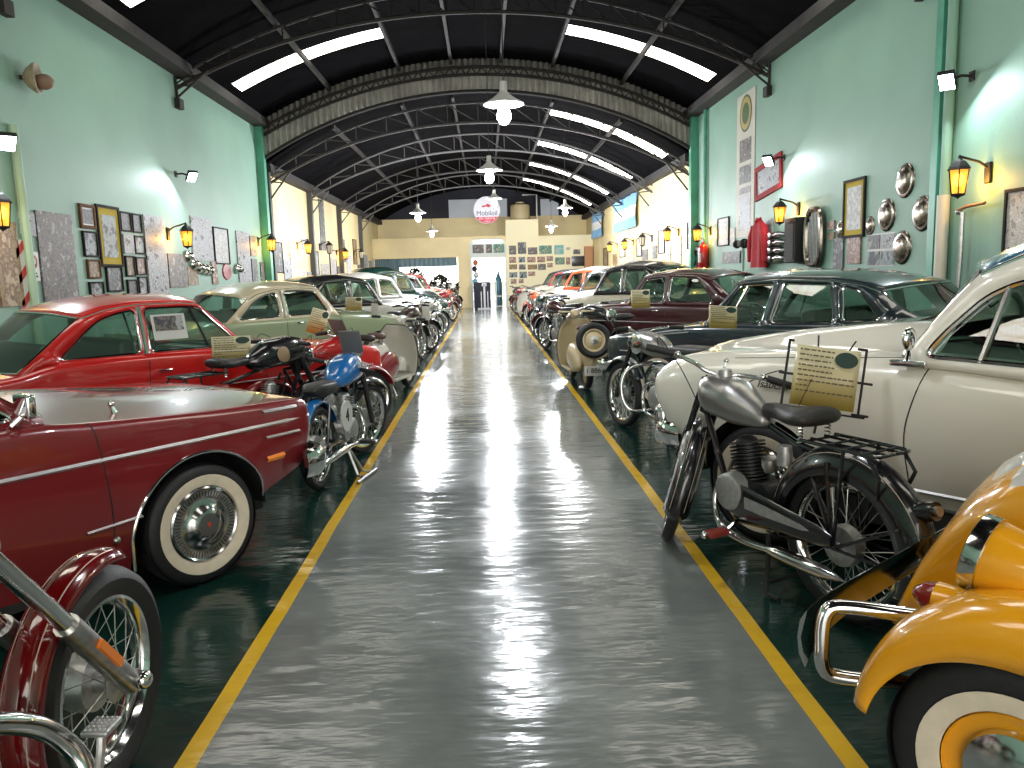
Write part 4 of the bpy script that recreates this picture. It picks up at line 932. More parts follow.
    def handle(s, x, z, l=.13):
        for sd in (-1, 1):
            y = s.sy(x, z); MB().tube([(x+l/2, sd*(y-.005), z), (x+l/2-.02, sd*(y+.03), z), (x-l/2+.03, sd*(y+.032), z), (x-l/2, sd*(y+.028), z)], [.008, .010, .010, .008], 8).done('door_handle', CHROME, s.t)
def place(side, nose_near, heading, half):
    """root position (nose centre) from the near front corner of the car"""
    a = R(heading); N = Vector((side*-1*math.cos(a)*-1, 0, 0))
    if side < 0: N = Vector((math.cos(a), -math.sin(a), 0))
    else: N = Vector((-math.cos(a), -math.sin(a), 0))
    return (nose_near[0]-N.x*half, nose_near[1]-N.y*half, 0)
def lenses(red=(.5, .02, .02)): return mat('lens_red', red, .2, 0, .6)
AMB = mat('lens_amber', (.85, .22, .02), .25, 0, .5, emit=.05)
# maroon saloon, nearest left
MAR = paint('maroon', (.19, .010, .014))
S = dict(L=4.75, w=[(0, .80), (-.05, .84), (-.3, .865), (-.8, .875), (-2, .87), (-4.2, .86), (-4.6, .82), (-4.75, .76)], crest=[(0, .80), (-.05, .835), (-.4, .85), (-1.25, .905), (-1.5, .93), (-3.6, .93), (-4.7, .84)],
  deck=[(0, .80), (-.06, .86), (-.4, .90), (-1.3, .985), (-1.55, .99), (-3.7, .98), (-4.7, .86)], low=[(0, .52), (-.08, .46), (-.38, .35), (-.45, .25), (-1.0, .19), (-4.1, .2), (-4.5, .3), (-4.75, .42)],
  xf=-.75, xr=-3.45, rw=.305, arch=.38, arch_h=.98, rad=.055, barrel=.035, cabin=(-1.42, -3.75), wheel_in=.10,
  gh=dict(Ab=(-1.42, .94), rail=[(-1.95, 1.33), (-2.3, 1.36), (-3.0, 1.36), (-3.3, 1.32)], Cb=(-3.75, .94), zr=1.38, yr=.60, crown=.06, bf=.12, br=.12,
   wins=[[(-1.52, .96), (-2.0, 1.31), (-2.52, 1.335), (-2.54, .96)], [(-2.6, .96), (-2.58, 1.335), (-3.22, 1.31), (-3.5, .96)]]))
c = Car(S, 'maroon_sedan', place(-1, (-.976, 4.40), 36, .872), 36, -1, 'maroon saloon car with whitewall tyres nearest on the left')
c.body(MAR); c.wheels('valiant', True); c.cabin(MAR, interior=mat('interior_red', (.12, .02, .02), .6)); c.arch_lip(CHROME, .007)
c.strip([(-.02, .735), (-4.6, .735)], .032); c.seam([(-1.27, .9), (-1.25, .86), (-1.22, .6), (-1.21, .4), (-1.21, .22)]); c.seam([(-2.55, .92), (-2.56, .6), (-2.56, .22)])
c.strip([(-1.08, .44), (-1.33, .43)], .022, name='side_badge'); c.strip([(-.12, .80), (-.36, .805)], .026, name='fender_vent'); c.strip([(-.12, .665), (-.36, .668)], .026, name='fender_vent')
c.strip([(-.24, .555), (-.36, .552)], .04, AMB, 'side_marker', off=.006)
c.bumper(.05, .47, .875, .17, True, .17); c.bumper(-4.72, .5, .84, .14, False, .3)
for sd in (-1, 1):
    MB().tube([(-1.07, sd*.70, .91), (-1.08, sd*.70, .94)], [.016, .010], 8).ball((-1.08, sd*.70, .952), .016).done('fender_ornament', CHROME, c.t)
    c.lamp(-.0, sd*.62, .66, .09); MB().box(-.02, .02, sd*.62-.13, sd*.62+.13, .55, .78, bev=.01).done('lamp_bezel', CHROME, c.t)
    t = MB().tube([(-1.55, sd*.80, .94), (-1.50, sd*.84, 1.0)], .012, 6).box(-1.53, -1.49, sd*.84-.065, sd*.84+.065, .97, 1.07, bev=.015).done('mirror', CHROME, c.t)
    MB().ball((-1.2, sd*(c.sy(-1.2, .36)), .36), .018).done('jack_plug', STEEL, c.t)
MB().tube(smooth_path([(-1.50, .1, .99), (-1.62, -.2, 1.02), (-1.72, -.5, 1.06)]), .007, 5).tube(smooth_path([(-1.50, .5, .98), (-1.62, .2, 1.02), (-1.72, -.1, 1.06)]), .007, 5).done('wiper', CHROME, c.t)
MB().box(-.03, .012, -.5, .5, .56, .76).done('grille', STEEL, c.t, smooth=False)

# red coupe
RED = paint('red', (.58, .010, .008))
S = dict(L=4.3, w=[(0, .66), (-.05, .72), (-.3, .78), (-.8, .80), (-3.6, .80), (-4.1, .76), (-4.3, .70)], crest=[(0, .72), (-.1, .78), (-.8, .84), (-1.6, .90), (-2.5, .93), (-3.2, .92), (-3.5, .86), (-4.2, .80)],
  deck=[(0, .72), (-.1, .80), (-.8, .90), (-1.6, .94), (-3.5, .93), (-4.2, .84)], low=[(0, .45), (-.1, .4), (-.4, .28), (-1, .2), (-3.8, .2), (-4.3, .38)],
  xf=-.78, xr=-3.25, rw=.31, arch=.36, rad=.07, barrel=.04, cabin=(-1.6, -3.55),
  gh=dict(Ab=(-1.60, .90), rail=[(-2.02, 1.315), (-2.2, 1.335), (-2.55, 1.335), (-2.8, 1.305), (-3.0, 1.245)], Cpts=[(-3.12, 1.16)], Cb=(-3.48, .87), zr=1.33, yr=.64, crown=.075, bf=.10, br=.16, **{'in': .07}, wr=.05,
   wins=[[(-1.68, .93), (-2.02, 1.285), (-2.15, 1.295), (-2.49, 1.295), (-2.50, .94)], [(-2.57, .94), (-2.57, 1.29), (-2.72, 1.265), (-2.86, 1.22), (-2.96, 1.15), (-3.2, .94)]]))
c = Car(S, 'red_coupe', place(-1, (-1.05, 8.3), 42, .80), 42, -1, 'bright red two-door coupe behind the maroon saloon')
c.body(RED); c.wheels('plain', False); c.cabin(RED, interior=mat('interior_black', (.02, .02, .022), .5)); c.strip([(-.2, .6), (-4.1, .6)], .02); c.handle(-2.42, .79); c.seam([(-2.53, .93), (-2.55, .6), (-2.53, .22)]); c.seam([(-1.52, .9), (-1.47, .6), (-1.47, .22)])
c.bumper(0, .46, .74, .12); c.bumper(-4.27, .46, .74, .12, False)
for sd in (-1, 1):
    c.lamp(0, sd*.52, .62, .09)
    P = [c.gmap(x, z, sd, .016) for x, z in ((-2.535, .93), (-2.535, 1.31))]; MB().tube(P, .022, 6).done('pillar_trim', CHROME, c.t)
    P = [c.gmap(x, z, sd, .01) for x, z in ((-1.98, .94), (-2.10, 1.295))]; MB().tube(P, .010, 6).done('vent_bar', BLKM, c.t)
wm = Matrix.Translation(c.t.location) @ Matrix.Rotation(c.t.rotation_euler.z, 4, 'Z'); q0, q1, q2, q3 = [wm @ c.gmap(x, z, -1, .016) for x, z in ((-2.45, 1.03), (-2.16, 1.03), (-2.16, 1.24), (-2.45, 1.24))]
def quad(a, b_, c_, d_, k=0, name='sheet', m_=None, parent=None):
    mb = MB(); nrm = (b_-a).cross(d_-a).normalized()*-1
    if nrm.y > 0: nrm = -nrm
    A_ = [v+nrm*k for v in (a, b_, c_, d_)]; f_ = [mb.b.verts.new(v) for v in A_]; g_ = [mb.b.verts.new(v+nrm*.002) for v in A_]
    mb.f(f_); mb.f(g_)
    for i in range(4): mb.f([f_[i], f_[(i+1) % 4], g_[(i+1) % 4], g_[i]])
    return mb.done(name, m_, parent, smooth=False)
o = quad(q0, q1, q2, q3, 0, 'window_sheet', FR['white']); tag(o, 'paper sheet with a car picture taped to the red coupe door window', 'paper')
lp = lambda u, v: (q0.lerp(q1, u)).lerp(q3.lerp(q2, u), v)
quad(lp(.08, .35), lp(.92, .35), lp(.92, .93), lp(.08, .93), .0025, 'print', PM['car'], o)

# pale green and cream saloon
PG = paint('pale_green', (.30, .36, .21)); CR = paint('cream_roof', (.58, .50, .34))
S = dict(L=4.05, w=[(0, .70), (-.05, .76), (-.2, .81), (-.5, .82), (-3.35, .82), (-3.85, .78), (-4.05, .70)], crest=[(0, .84), (-.1, .90), (-.5, .94), (-1.25, .985), (-3.05, .97), (-3.85, .86)],
  deck=[(0, .84), (-.1, .92), (-.5, 1.0), (-1.25, 1.04), (-3.15, 1.0), (-3.85, .88)], low=[(0, .45), (-.06, .4), (-.17, .28), (-1, .2), (-3.45, .2), (-4.05, .38)],
  xf=-.55, xr=-2.95, rw=.32, arch=.37, rad=.09, barrel=.04, cabin=(-1.27, -3.10),
  gh=dict(Ab=(-1.250, .97), rail=[(-1.530, 1.355), (-1.850, 1.385), (-2.250, 1.37), (-2.500, 1.32), (-2.670, 1.25)], Cpts=[(-2.810, 1.15)], Cb=(-3.070, .94), zr=1.38, yr=.64, crown=.10, bf=.12, br=.22, **{'in': .07}, wr=.06,
   wins=[[(-1.410, 1.0), (-1.590, 1.32), (-1.850, 1.345), (-2.100, 1.34), (-2.100, 1.0)], [(-2.220, 1.0), (-2.230, 1.33), (-2.430, 1.29), (-2.580, 1.22), (-2.700, 1.12), (-2.870, .98)]]))
c = Car(S, 'green_sedan', place(-1, (-1.284, 12.44), 42, .82), 42, -1, 'pale green saloon with a cream roof on the left')
c.body(PG); c.wheels('plain', True); c.cabin(CR, CR, interior=mat('interior_grey', (.08, .08, .075), .6)); c.handle(-1.95, .9); c.seam([(-2.15, .98), (-2.17, .6), (-2.15, .22)]); c.seam([(-1.25, .97), (-1.2, .6), (-1.2, .22)]); c.strip([(-.98, .66), (-2.55, .66)], .02)
c.bumper(0, .46, .76, .13); c.bumper(-4.02, .46, .76, .13, False)
for sd in (-1, 1):
    c.lamp(-.02, sd*.6, .68, .10)
    P = [c.gmap(x, z, sd, .016) for x, z in ((-2.16, .98), (-2.16, 1.35))]; MB().tube(P, .02, 6).done('pillar_trim', CHROME, c.t)

# generic further cars
def sedan(name, nose, heading, side, label, bodym, roofm, dz=0, tall=0, wins=2, group=None, wall=True, intm=None, scale=1, pill=None, ws=.0):
    T = tall
    S = dict(L=4.4, scale=scale, w=[(0, .66), (-.05, .73), (-.3, .80), (-.8, .82), (-3.7, .82), (-4.2, .78), (-4.4, .70)], crest=[(0, .76), (-.15, .84), (-.8, .92), (-1.5, .97+T*.1), (-3.4, .98+T*.1), (-4.2, .86)],
      deck=[(0, .76), (-.12, .9+T*.1), (-.8, 1.0+T*.12), (-1.5, 1.04+T*.12), (-3.5, 1.02+T*.1), (-4.2, .88)], low=[(0, .45), (-.1, .4), (-.4, .28), (-1, .2), (-3.8, .2), (-4.4, .38)],
      xf=-.8, xr=-3.3, rw=.32, arch=.37, rad=.12+T*.1, barrel=.04, cabin=(-1.42, -3.35),
      gh=dict(Ab=(-1.40, .97+T*.1), rail=[(-1.66+ws, 1.37+T*.15), (-2.1, 1.41+T*.2), (-2.65, 1.39+T*.2), (-2.9, 1.33+T*.16)], Cpts=[(-3.1, 1.2+T*.1)], Cb=(-3.38, .98+T*.08), zr=1.4+T*.2, yr=.64, crown=.09+T*.04, bf=.12, br=.14, **{'in': .07}, wr=.06,
       wins=[[(-1.52, 1.0+T*.1), (-1.72+ws, 1.33+T*.14), (-2.08, 1.37+T*.16), (-2.10, 1.0+T*.1)], [(-2.2, 1.0+T*.1), (-2.2, 1.375+T*.16), (-2.66, 1.35+T*.16), (-2.98, 1.0+T*.1)]]))
    c = Car(S, name, place(side, nose, heading, .82), heading, side, label, group=group)
    c.body(bodym); c.wheels('plain', wall); c.cabin(pill or roofm, roofm, interior=intm); c.handle(-2.0, .86); c.seam([(-2.15, .95), (-2.17, .6), (-2.15, .22)]); c.strip([(-.3, .68), (-4.1, .68)], .02)
    c.bumper(0, .46, .76, .13); c.bumper(-4.37, .46, .76, .13, False)
    for sd in (-1, 1): c.lamp(-.02, sd*.58, .66, .10)
    return c
BK = paint('black', (.006, .006, .008)); WH = paint('white', (.62, .60, .54)); DG = paint('dark_green', (.006, .035, .028)); MR = paint('dark_maroon', (.045, .004, .007)); OR = paint('orange', (.60, .08, .02)); NV = paint('navy', (.012, .02, .05)); GY = paint('grey_beige', (.50, .47, .42)); ORW = paint('ivory', (.70, .64, .50)); BLUE = paint('blue', (.01, .11, .20)); YE_ = paint('yellow', (.82, .36, .010), .22); BUR = paint('burgundy', (.25, .01, .015))
sedan('white_sedan', (-1.05, 16.4), 42, -1, 'white saloon with a black roof behind the pale green one', WH, BK, tall=.3)
sedan('white_car', (-1.05, 20.4), 42, -1, 'all white car with a tall roof beside the black roofed one', WH, WH, tall=.5)
sedan('green_car', (-1.05, 24), 42, -1, 'vintage car with a long dark green roof on the left', DG, DG, tall=1.2)
sedan('white_car', (-1.05, 27.5), 42, -1, 'pale car behind the dark green roofed car', ORW, WH, tall=.5)
sedan('orange_car', (-1.1, 31), 42, -1, 'orange car near the far end of the left row', OR, BUR, tall=.5)
# right row beyond the white car
DK = paint('dark_teal_grey', (.010, .022, .028))
S = dict(L=4.5, w=[(0, .62), (-.05, .70), (-.3, .79), (-.8, .82), (-3.7, .82), (-4.3, .78), (-4.5, .72)], crest=[(0, .70), (-.08, .76), (-.5, .82), (-1.3, .92), (-2.1, .945), (-3.2, .97), (-4.4, .90)],
  deck=[(0, .70), (-.1, .8), (-.6, .87), (-1.3, .96), (-3.4, 1.0), (-4.4, .92)], low=[(0, .45), (-.1, .36), (-.4, .28), (-1, .2), (-3.8, .2), (-4.5, .38)],
  xf=-.82, xr=-3.35, rw=.31, arch=.36, rad=.07, barrel=.04, cabin=(-1.36, -3.5),
  gh=dict(Ab=(-1.36, .94), rail=[(-1.68, 1.345), (-2.1, 1.375), (-2.6, 1.36), (-2.9, 1.31), (-3.05, 1.26)], Cpts=[(-3.2, 1.14)], Cb=(-3.5, .985), zr=1.37, yr=.64, crown=.085, bf=.12, br=.30, **{'in': .07}, wr=.035,
   wins=[[(-1.44, .96), (-1.72, 1.315), (-2.06, 1.335), (-1.98, .96)], [(-2.08, .965), (-2.16, 1.34), (-2.60, 1.325), (-2.68, .99)], [(-2.76, 1.0), (-2.72, 1.30), (-2.86, 1.265), (-3.08, 1.02)]]))
c = Car(S, 'dark_sedan', place(1, (1.25, 8.8), 42, .82), 42, 1, 'dark blue-green saloon with six side windows behind the white car')
c.body(DK); c.wheels('plain', True); c.cabin(DK, interior=mat('interior_brown', (.06, .035, .025), .6)); c.handle(-2.6, .86); c.seam([(-2.05, .95), (-2.06, .6), (-2.05, .22)]); c.strip([(-.02, .735), (-1.2, .85)], .02); c.strip([(-.3, .62), (-4.3, .62)], .02)
c.bumper(.05, .44, .78, .13); c.bumper(-4.47, .46, .78, .13, False)
for sd in (-1, 1):
    c.lamp(0, sd*.5, .6, .09)
    P = [c.gmap(x, z, sd, .012) for x, z in ((-1.63, .97), (-1.78, 1.31))]; MB().tube(P, .009, 6).done('vent_bar', CHROME, c.t)
sedan('maroon_car', (1.3, 13.6), 42, 1, 'dark maroon saloon behind the dark blue-green one', MR, MR, tall=0)
sedan('black_car', (1.3, 17.5), 42, 1, 'tall black vintage car with a cream waist behind the maroon saloon', ORW, BK, tall=.8)
sedan('black_car', (1.3, 20.4), 42, 1, 'black car seen just left of the tall black and cream one', NV, BK, tall=.35)
sedan('orange_car', (1.3, 24), 42, 1, 'orange car with an ivory roof and grey door on the right', GY, ORW, tall=.6, pill=OR)
sedan('navy_car', (1.3, 27), 42, 1, 'navy blue car just behind the orange one', WH, NV, tall=.4)
sedan('grey_car', (1.3, 29.6), 42, 1, 'grey car with a dark roof and red pillars near the far end', GY, NV, tall=.4, pill=BUR)
sedan('navy_car', (1.3, 32.2), 42, 1, 'last dark blue car in the right row', NV, NV, tall=.4)

# white car with blue roof, nearest complete on the right
S = dict(L=4.7, w=[(0, .66), (-.02, .75), (-.07, .80), (-.2, .835), (-.45, .855), (-.9, .86), (-3.9, .86), (-4.5, .78), (-4.7, .6)],
  crest=[(0, .80), (-.03, .88), (-.08, .93), (-.2, .985), (-.4, 1.02), (-1.0, 1.055), (-1.6, 1.075), (-2.2, 1.04), (-3.6, 1.0), (-4.4, .92), (-4.7, .8)],
  deck=[(0, .80), (-.03, .9), (-.1, .97), (-.3, 1.05), (-.5, 1.09), (-.9, 1.15), (-1.5, 1.20), (-3.6, 1.08), (-4.5, .95), (-4.7, .8)], low=[(0, .79), (-.02, .72), (-.05, .65), (-.12, .57), (-.28, .49), (-.40, .43), (-.44, .34), (-1.25, .27), (-4.2, .27), (-4.5, .36), (-4.7, .55)],
  xf=-.82, xr=-3.6, rw=.33, arch=.385, rad=.17, barrel=.05, cabin=(-1.62, -3.7), hood_step=True, dip=.03, hood_w=.62,
  gh=dict(Ab=(-1.55, 1.07), Apts=[(-1.70, 1.30)], rail=[(-1.80, 1.44), (-1.95, 1.52), (-2.2, 1.57), (-2.7, 1.59), (-3.1, 1.53), (-3.3, 1.42)], Cpts=[(-3.5, 1.25)], Cb=(-3.75, 1.03), zr=1.57, yr=.60, crown=.08, bf=.16, br=.2, **{'in': .06}, wr=.05,
   wins=[[(-1.63, 1.075), (-1.70, 1.18), (-1.84, 1.34), (-1.95, 1.40), (-2.2, 1.44), (-2.68, 1.45), (-2.70, 1.04)], [(-2.8, 1.04), (-2.8, 1.45), (-3.05, 1.40), (-3.3, 1.22), (-3.4, 1.04)]]))
WCAR = paint('off_white', (.80, .765, .67), .25)
c = Car(S, 'white_car', place(1, (.93, 4.70), 38, .86), 38, 1, 'large off-white rounded car with a blue roof nearest on the right')
c.body(WCAR); c.wheels('plain', True); c.cabin(WCAR, BLUE, interior=mat('interior_blue', (.02, .08, .14), .5), chrome_r=.012); c.strip([(-1.25, .46), (-3.15, .44)], .03)
c.strip([(-1.25, .385), (-3.15, .365)], .09, MATS['dark_chrome'], 'sill_panel', off=.0); c.seam([(-1.66, 1.05), (-1.58, .75), (-1.60, .5), (-1.62, .30)]); c.seam([(-2.76, 1.03), (-2.78, .6), (-2.76, .3)])
c.seam([(-.62, 1.0), (-.9, 1.02), (-1.3, 1.045), (-1.55, 1.06)], r=.0025)
c.bumper(-.02, .50, .74, .15, True, .2, guards=()); c.bumper(-4.65, .5, .8, .13, False)
for sd in (-1, 1):
    P = [c.gmap(x, z, sd, .012) for x, z in ((-1.86, 1.06), (-1.92, 1.385))]; MB().tube(P, .013, 6).done('vent_bar', CHROME, c.t)
    t = MB().ball((-1.60, sd*.90, 1.16), .05, sx=.5, sz=1.1).tube([(-1.58, sd*.86, 1.06), (-1.60, sd*.89, 1.12)], .010, 6).box(-1.66, -1.5, sd*.855-.012, sd*.855+.012, 1.03, 1.06, bev=.005).done('mirror', CHROME, c.t)
    MB().box(-.05, .06, sd*.60-.09, sd*.60+.09, .40, .66, bev=.05).done('bumper_guard', CHROME, c.t)
    c.lamp(-.02, sd*.42, .82, .1)
MB().tube(smooth_path([(-1.35, .22, 1.19), (-1.42, .12, 1.22), (-1.55, .34, 1.27)]), .006, 5).tube(smooth_path([(-1.35, -.3, 1.19), (-1.45, -.4, 1.22), (-1.6, -.15, 1.28)]), .006, 5).done('wiper', IRON, c.t)
MB().box(-.03, .01, -.36, .36, .58, .80).done('grille', CHROME, c.t, smooth=False)
k = text('Isabella', .062, mat('script_metal', (.10, .09, .07), .35, .8), c.t, (-.90, c.sy(-.90, .89)+.014, .885), (PI/2, 0, PI), 'script_badge', shear=.35)

# yellow light car at the lower right corner
S = dict(L=3.8, w=[(0, .16), (-.05, .22), (-.12, .25), (-.3, .30), (-.6, .38), (-1.0, .50), (-1.25, .60), (-1.6, .66), (-3.3, .66), (-3.7, .6), (-3.8, .5)],
  crest=[(0, .36), (-.04, .46), (-.10, .60), (-.18, .74), (-.30, .88), (-.42, .945), (-.7, .98), (-1.1, 1.02), (-1.5, 1.0), (-3.2, .98), (-3.6, .85), (-3.8, .6)], deck=[(0, .37), (-.04, .49), (-.10, .64), (-.18, .79), (-.30, .93), (-.42, .99), (-.7, 1.03), (-1.1, 1.07), (-3.2, 1.0), (-3.8, .6)],
  low=[(0, .30), (-.5, .26), (-3.5, .26), (-3.8, .35)], xf=-.53, xr=-3.0, rw=.29, tw=.13, arch=.36, front_arch=0, rear_arch=0, rad=.14, barrel=.03, cabin=(-1.2, -3.3), wheel_in=0,
  gh=dict(Ab=(-1.2, 1.02), rail=[(-1.45, 1.44), (-1.8, 1.54), (-2.4, 1.56), (-2.9, 1.46)], Cpts=[(-3.1, 1.3)], Cb=(-3.35, .97), zr=1.56, yr=.56, crown=.04, bf=.03, br=.05, **{'in': .02}, wr=.06,
   wins=[[(-1.42, 1.05), (-1.56, 1.40), (-2.0, 1.46), (-2.05, 1.05)], [(-2.13, 1.05), (-2.1, 1.46), (-2.7, 1.44), (-2.95, 1.05)]]))
c = Car(S, 'yellow_car', place(1, (.85, 2.04), 38, .74), 38, 1, 'small yellow car with bulging wings at the lower right corner')
o = c.body([YE_, WH])
for p in o.data.polygons:
    if p.center.z > .885 and -1.18 < p.center.x < -.2 : p.material_index = 1
c.cabin(YE_, mat('canvas_grey', (.3, .3, .28), .8), frames=False, interior=MATS['interior_grey'])
for x in (-.53, -3.0):
    for sd in (-1, 1): car_wheel(c.t, x, sd*.655, sd, .29, .135, 'small', True, YE_)
def wing(x0, z0, ax, az, bx_, bz, yo, yi, sd, a0=-8, a1=172, tipz=None):
    mb = MB(); rows = []; n = 40
    for i in range(n+1):
        a = R(a0+(a1-a0)*i/n); ca, sa = math.cos(a), math.sin(a); row = []
        ex, ez = x0+ax*ca, z0+az*sa; cx_, cz = x0+bx_*ca, z0+bz*max(sa, -.2)
        for j in range(13):
            t = j/12
            if t < .55:
                q = t/.55; y = yo+(.018)*math.sin(q*PI*.6)-(yo-(yo*.82))*q**2.2; f = math.sin(q*PI/2); x = ex+(cx_-ex)*f; z = ez+(cz-ez)*f
            else:
                q = (t-.55)/.45; y = yo*.82+(yi-yo*.82)*q; x = cx_; z = cz-.05*q*q*max(0, sa)
            row.append(mb.b.verts.new((x, sd*y, z)))
        rows.append(row)
    for a, b_ in zip(rows, rows[1:]):
        for j in range(12): mb.f([a[j], a[j+1], b_[j+1], b_[j]])
    o = mb.done('wing', YE_, c.t, angle=60); md = o.modifiers.new('s', 'SOLIDIFY'); md.thickness = .012; md.offset = -1; return o
for sd in (-1, 1):
    wing(-.53, .27, .34, .30, .40, .445, .745, .30, sd, 10, 172); wing(-3.0, .27, .37, .29, .42, .44, .745, .55, sd, -8, 180)
    A = axis((-.37, sd*.50, .745), (1, 0, .2))
    h_ = MB().lathe([(.1, -.015), (.098, -.06), (.092, -.12), (.078, -.2), (.05, -.26), (0, -.28)], A, 32).done('headlight', YE_, c.t)
    MB().lathe([(.1, -.02), (.106, -.018), (.108, .0), (.106, .02), (.097, .024), (.094, .015)], A, 32).done('headlight_ring', CHROME, h_); MB().lathe([(.095, .012), (.06, .03), (0, .038)], A, 32).done('lens', MATS['lens_glass'], h_)
    MB().tube([(-.42, sd*.47, .67), (-.44, sd*.36, .66), (-.42, sd*.2, .66)], .016, 8).done('headlight_bar', YE_, c.t)
    A = axis((-.30, sd*.60, .635), (1, 0, .05)); q = MB().lathe([(.044, 0), (.045, -.05), (.038, -.12), (.015, -.17), (0, -.175)], A, 24).done('turn_signal', YE_, c.t); MB().lathe([(.042, 0), (.034, .03), (.014, .055), (0, .06)], A, 24).done('lens', mat('lens_deep_red', (.20, .008, .004), .2, 0, .3), q)
    # tubular guards
    P = [(-.36, sd*.44, .53), (-.2, sd*.55, .54), (-.07, sd*.63, .545), (-.035, sd*.665, .525), (-.03, sd*.675, .44), (-.035, sd*.665, .36), (-.07, sd*.63, .335), (-.2, sd*.53, .33), (-.36, sd*.42, .33)]
    MB().tube(smooth_path(P, 6), .021, 12).done('bumper_tube', CHROME, c.t)
    MB().ball((-.18, sd*.12, .50), .05, sz=1.5).done('bumper_guard', CHROME, c.t)
    MB().tube([(-.2, sd*.35, .40), (-.45, sd*.42, .33)], .02, 8).done('bumper_bracket', STEEL, c.t)
mb = MB(); loops = []
for i in range(41):
    u = -1+i/20; y = .755*u; x = .075-.10*abs(u)**3; hh = .052+.03*abs(u)**3; zc = .44+.035*abs(u)**2.5
    loops.append([(x, y, zc-hh), (x+.018, y, zc-hh*.6), (x+.024, y, zc), (x+.018, y, zc+hh*.6), (x, y, zc+hh), (x-.003, y, zc+hh), (x+.014, y, zc), (x-.003, y, zc-hh)])
mb.loft(loops).done('bumper_blade', CHROME, c.t)
MB().tube([(-1.25, .60, 1.03), (-1.22, .68, 1.06)], .008, 6).box(-1.26, -1.2, .66, .78, 1.04, 1.085, bev=.01).done('mirror', STEEL, c.t)
# ------------------------------------------------------------------ two-wheelers
def bike_wheel(name, M, Rw, tw, parent, rimm=CHROME, spokes=36, hub=.05, tyrem=RUB, disc=None, hubw=.09, drum=None):
    """M: axle frame, local z = axle"""
    k = tw/2; rr = Rw-tw*.95
    t = MB().lathe([(rr, -k*.55), (rr+.012, -k*.8), (Rw-k*.8, -k), (Rw-k*.25, -k*.72), (Rw, -k*.2), (Rw, k*.2), (Rw-k*.25, k*.72), (Rw-k*.8, k), (rr+.012, k*.8), (rr, k*.55)], M, 56).done(name, tyrem, parent)
    MB().lathe([(rr+.006, -k*.72), (rr-.004, -k*.75), (rr-.014, -k*.5), (rr-.022, -k*.2), (rr-.022, k*.2), (rr-.014, k*.5), (rr-.004, k*.75), (rr+.006, k*.72)], M, 56).done('rim', rimm, t)
    hm = MB(); hm.lathe([(.012, -hubw*.75), (.018, -hubw*.6), (hub, -hubw*.5), (hub*1.15, -hubw*.45), (hub*.7, -hubw*.3), (hub*.7, hubw*.3), (hub*1.15, hubw*.45), (hub, hubw*.5), (.018, hubw*.6), (.012, hubw*.75)], M, 24)
    if drum: hm.lathe([(.02, hubw*.6*drum), (.085, hubw*.55*drum), (.09, hubw*.3*drum), (.088, 0), (.02, 0)], M, 28)
    hm.done('hub', ALU, t)
    if spokes:
        mb = MB()
        for i in range(spokes):
            a = 2*PI*i/spokes; s = 1 if i % 2 else -1; b_ = a+(.38 if (i//2) % 2 else -.38)
            mb.tube([M @ Vector((hub*1.1*math.cos(b_), hub*1.1*math.sin(b_), s*hubw*.42)), M @ Vector(((rr-.018)*math.cos(a), (rr-.018)*math.sin(a), s*k*.15))], .0017, 4)
        mb.done('spokes', STEEL, t)
    if disc:
        MB().lathe([(rr-.01, 0), (rr*.5, k*.9), (.03, k*1.1), (0, k*1.1)], M, 40).lathe([(rr-.01, 0), (rr*.5, -k*.9), (0, -k*1.1)], M, 40).done('wheel_disc', disc, t)
    return t
def fender(name, c, Rr, a0, a1, wd, m, parent, M=None, stripe=None, depth=.035, n=36, flare=None):
    """mudguard arc about centre c in the xz plane, angles from +x towards +z"""
    M = M or Matrix(); mb = MB(); rows = []
    for i in range(n+1):
        f = i/n; a = R(a0+(a1-a0)*f); w_ = wd*(1+(flare or 0)*(f if a1 > a0 else f)); rows.append([])
        for j in range(11):
            u = -1+2*j/10; rad = Rr+depth*(1-abs(u)**2.4); rows[-1].append(mb.b.verts.new(M @ Vector((c[0]+rad*math.cos(a), u*w_/2, c[1]+rad*math.sin(a)))))
    for a, b in zip(rows, rows[1:]):
        for j in range(10): mb.f([a[j], a[j+1], b[j+1], b[j]])
    o = mb.done(name, m, parent, angle=60); md = o.modifiers.new('s', 'SOLIDIFY'); md.thickness = .004; md.offset = 0
    if stripe:
        mb = MB()
        for u in (-.55, .55):
            mb.tube([M @ Vector((c[0]+(Rr+depth*(1-abs(u)**2.4)+.001)*math.cos(R(a)), u*wd/2, c[1]+(Rr+depth*(1-abs(u)**2.4)+.001)*math.sin(R(a)))) for a in [a0+(a1-a0)*(.04+.92*i/40) for i in range(41)]], .0022, 4)
        mb.done('pinstripe', stripe, o)
    return o
def tank_mesh(name, pts, m, parent, M=None, n=24):
    """pts: (x, zc, halfw, halfh) along the length; egg shaped sections, flatter below"""
    M = M or Matrix(); loops = []; P = []
    for i in range(25):
        f = i/24*(len(pts)-1); k = min(int(f), len(pts)-2); q = f-k
        xs_ = [p[0] for p in pts]; x = pts[k][0]+(pts[k+1][0]-pts[k][0])*q
        P.append([x]+[sinterp([(-p[0] if pts[0][0] > pts[-1][0] else p[0], p[j]) for p in pts], -x if pts[0][0] > pts[-1][0] else x) for j in (1, 2, 3)])
    for x, zc, hw, hh in P:
        L_ = []
        for i in range(n):
            a = 2*PI*i/n; c_, s_ = math.cos(a), math.sin(a); e = .78
            L_.append(M @ Vector((x, hw*math.copysign(abs(c_)**e, c_)*(1-.12*max(0, s_)), zc+hh*math.copysign(abs(s_)**(.85 if s_ > 0 else .7), s_))))
        loops.append(L_)
    return MB().loft(loops).done(name, m, parent, angle=60)
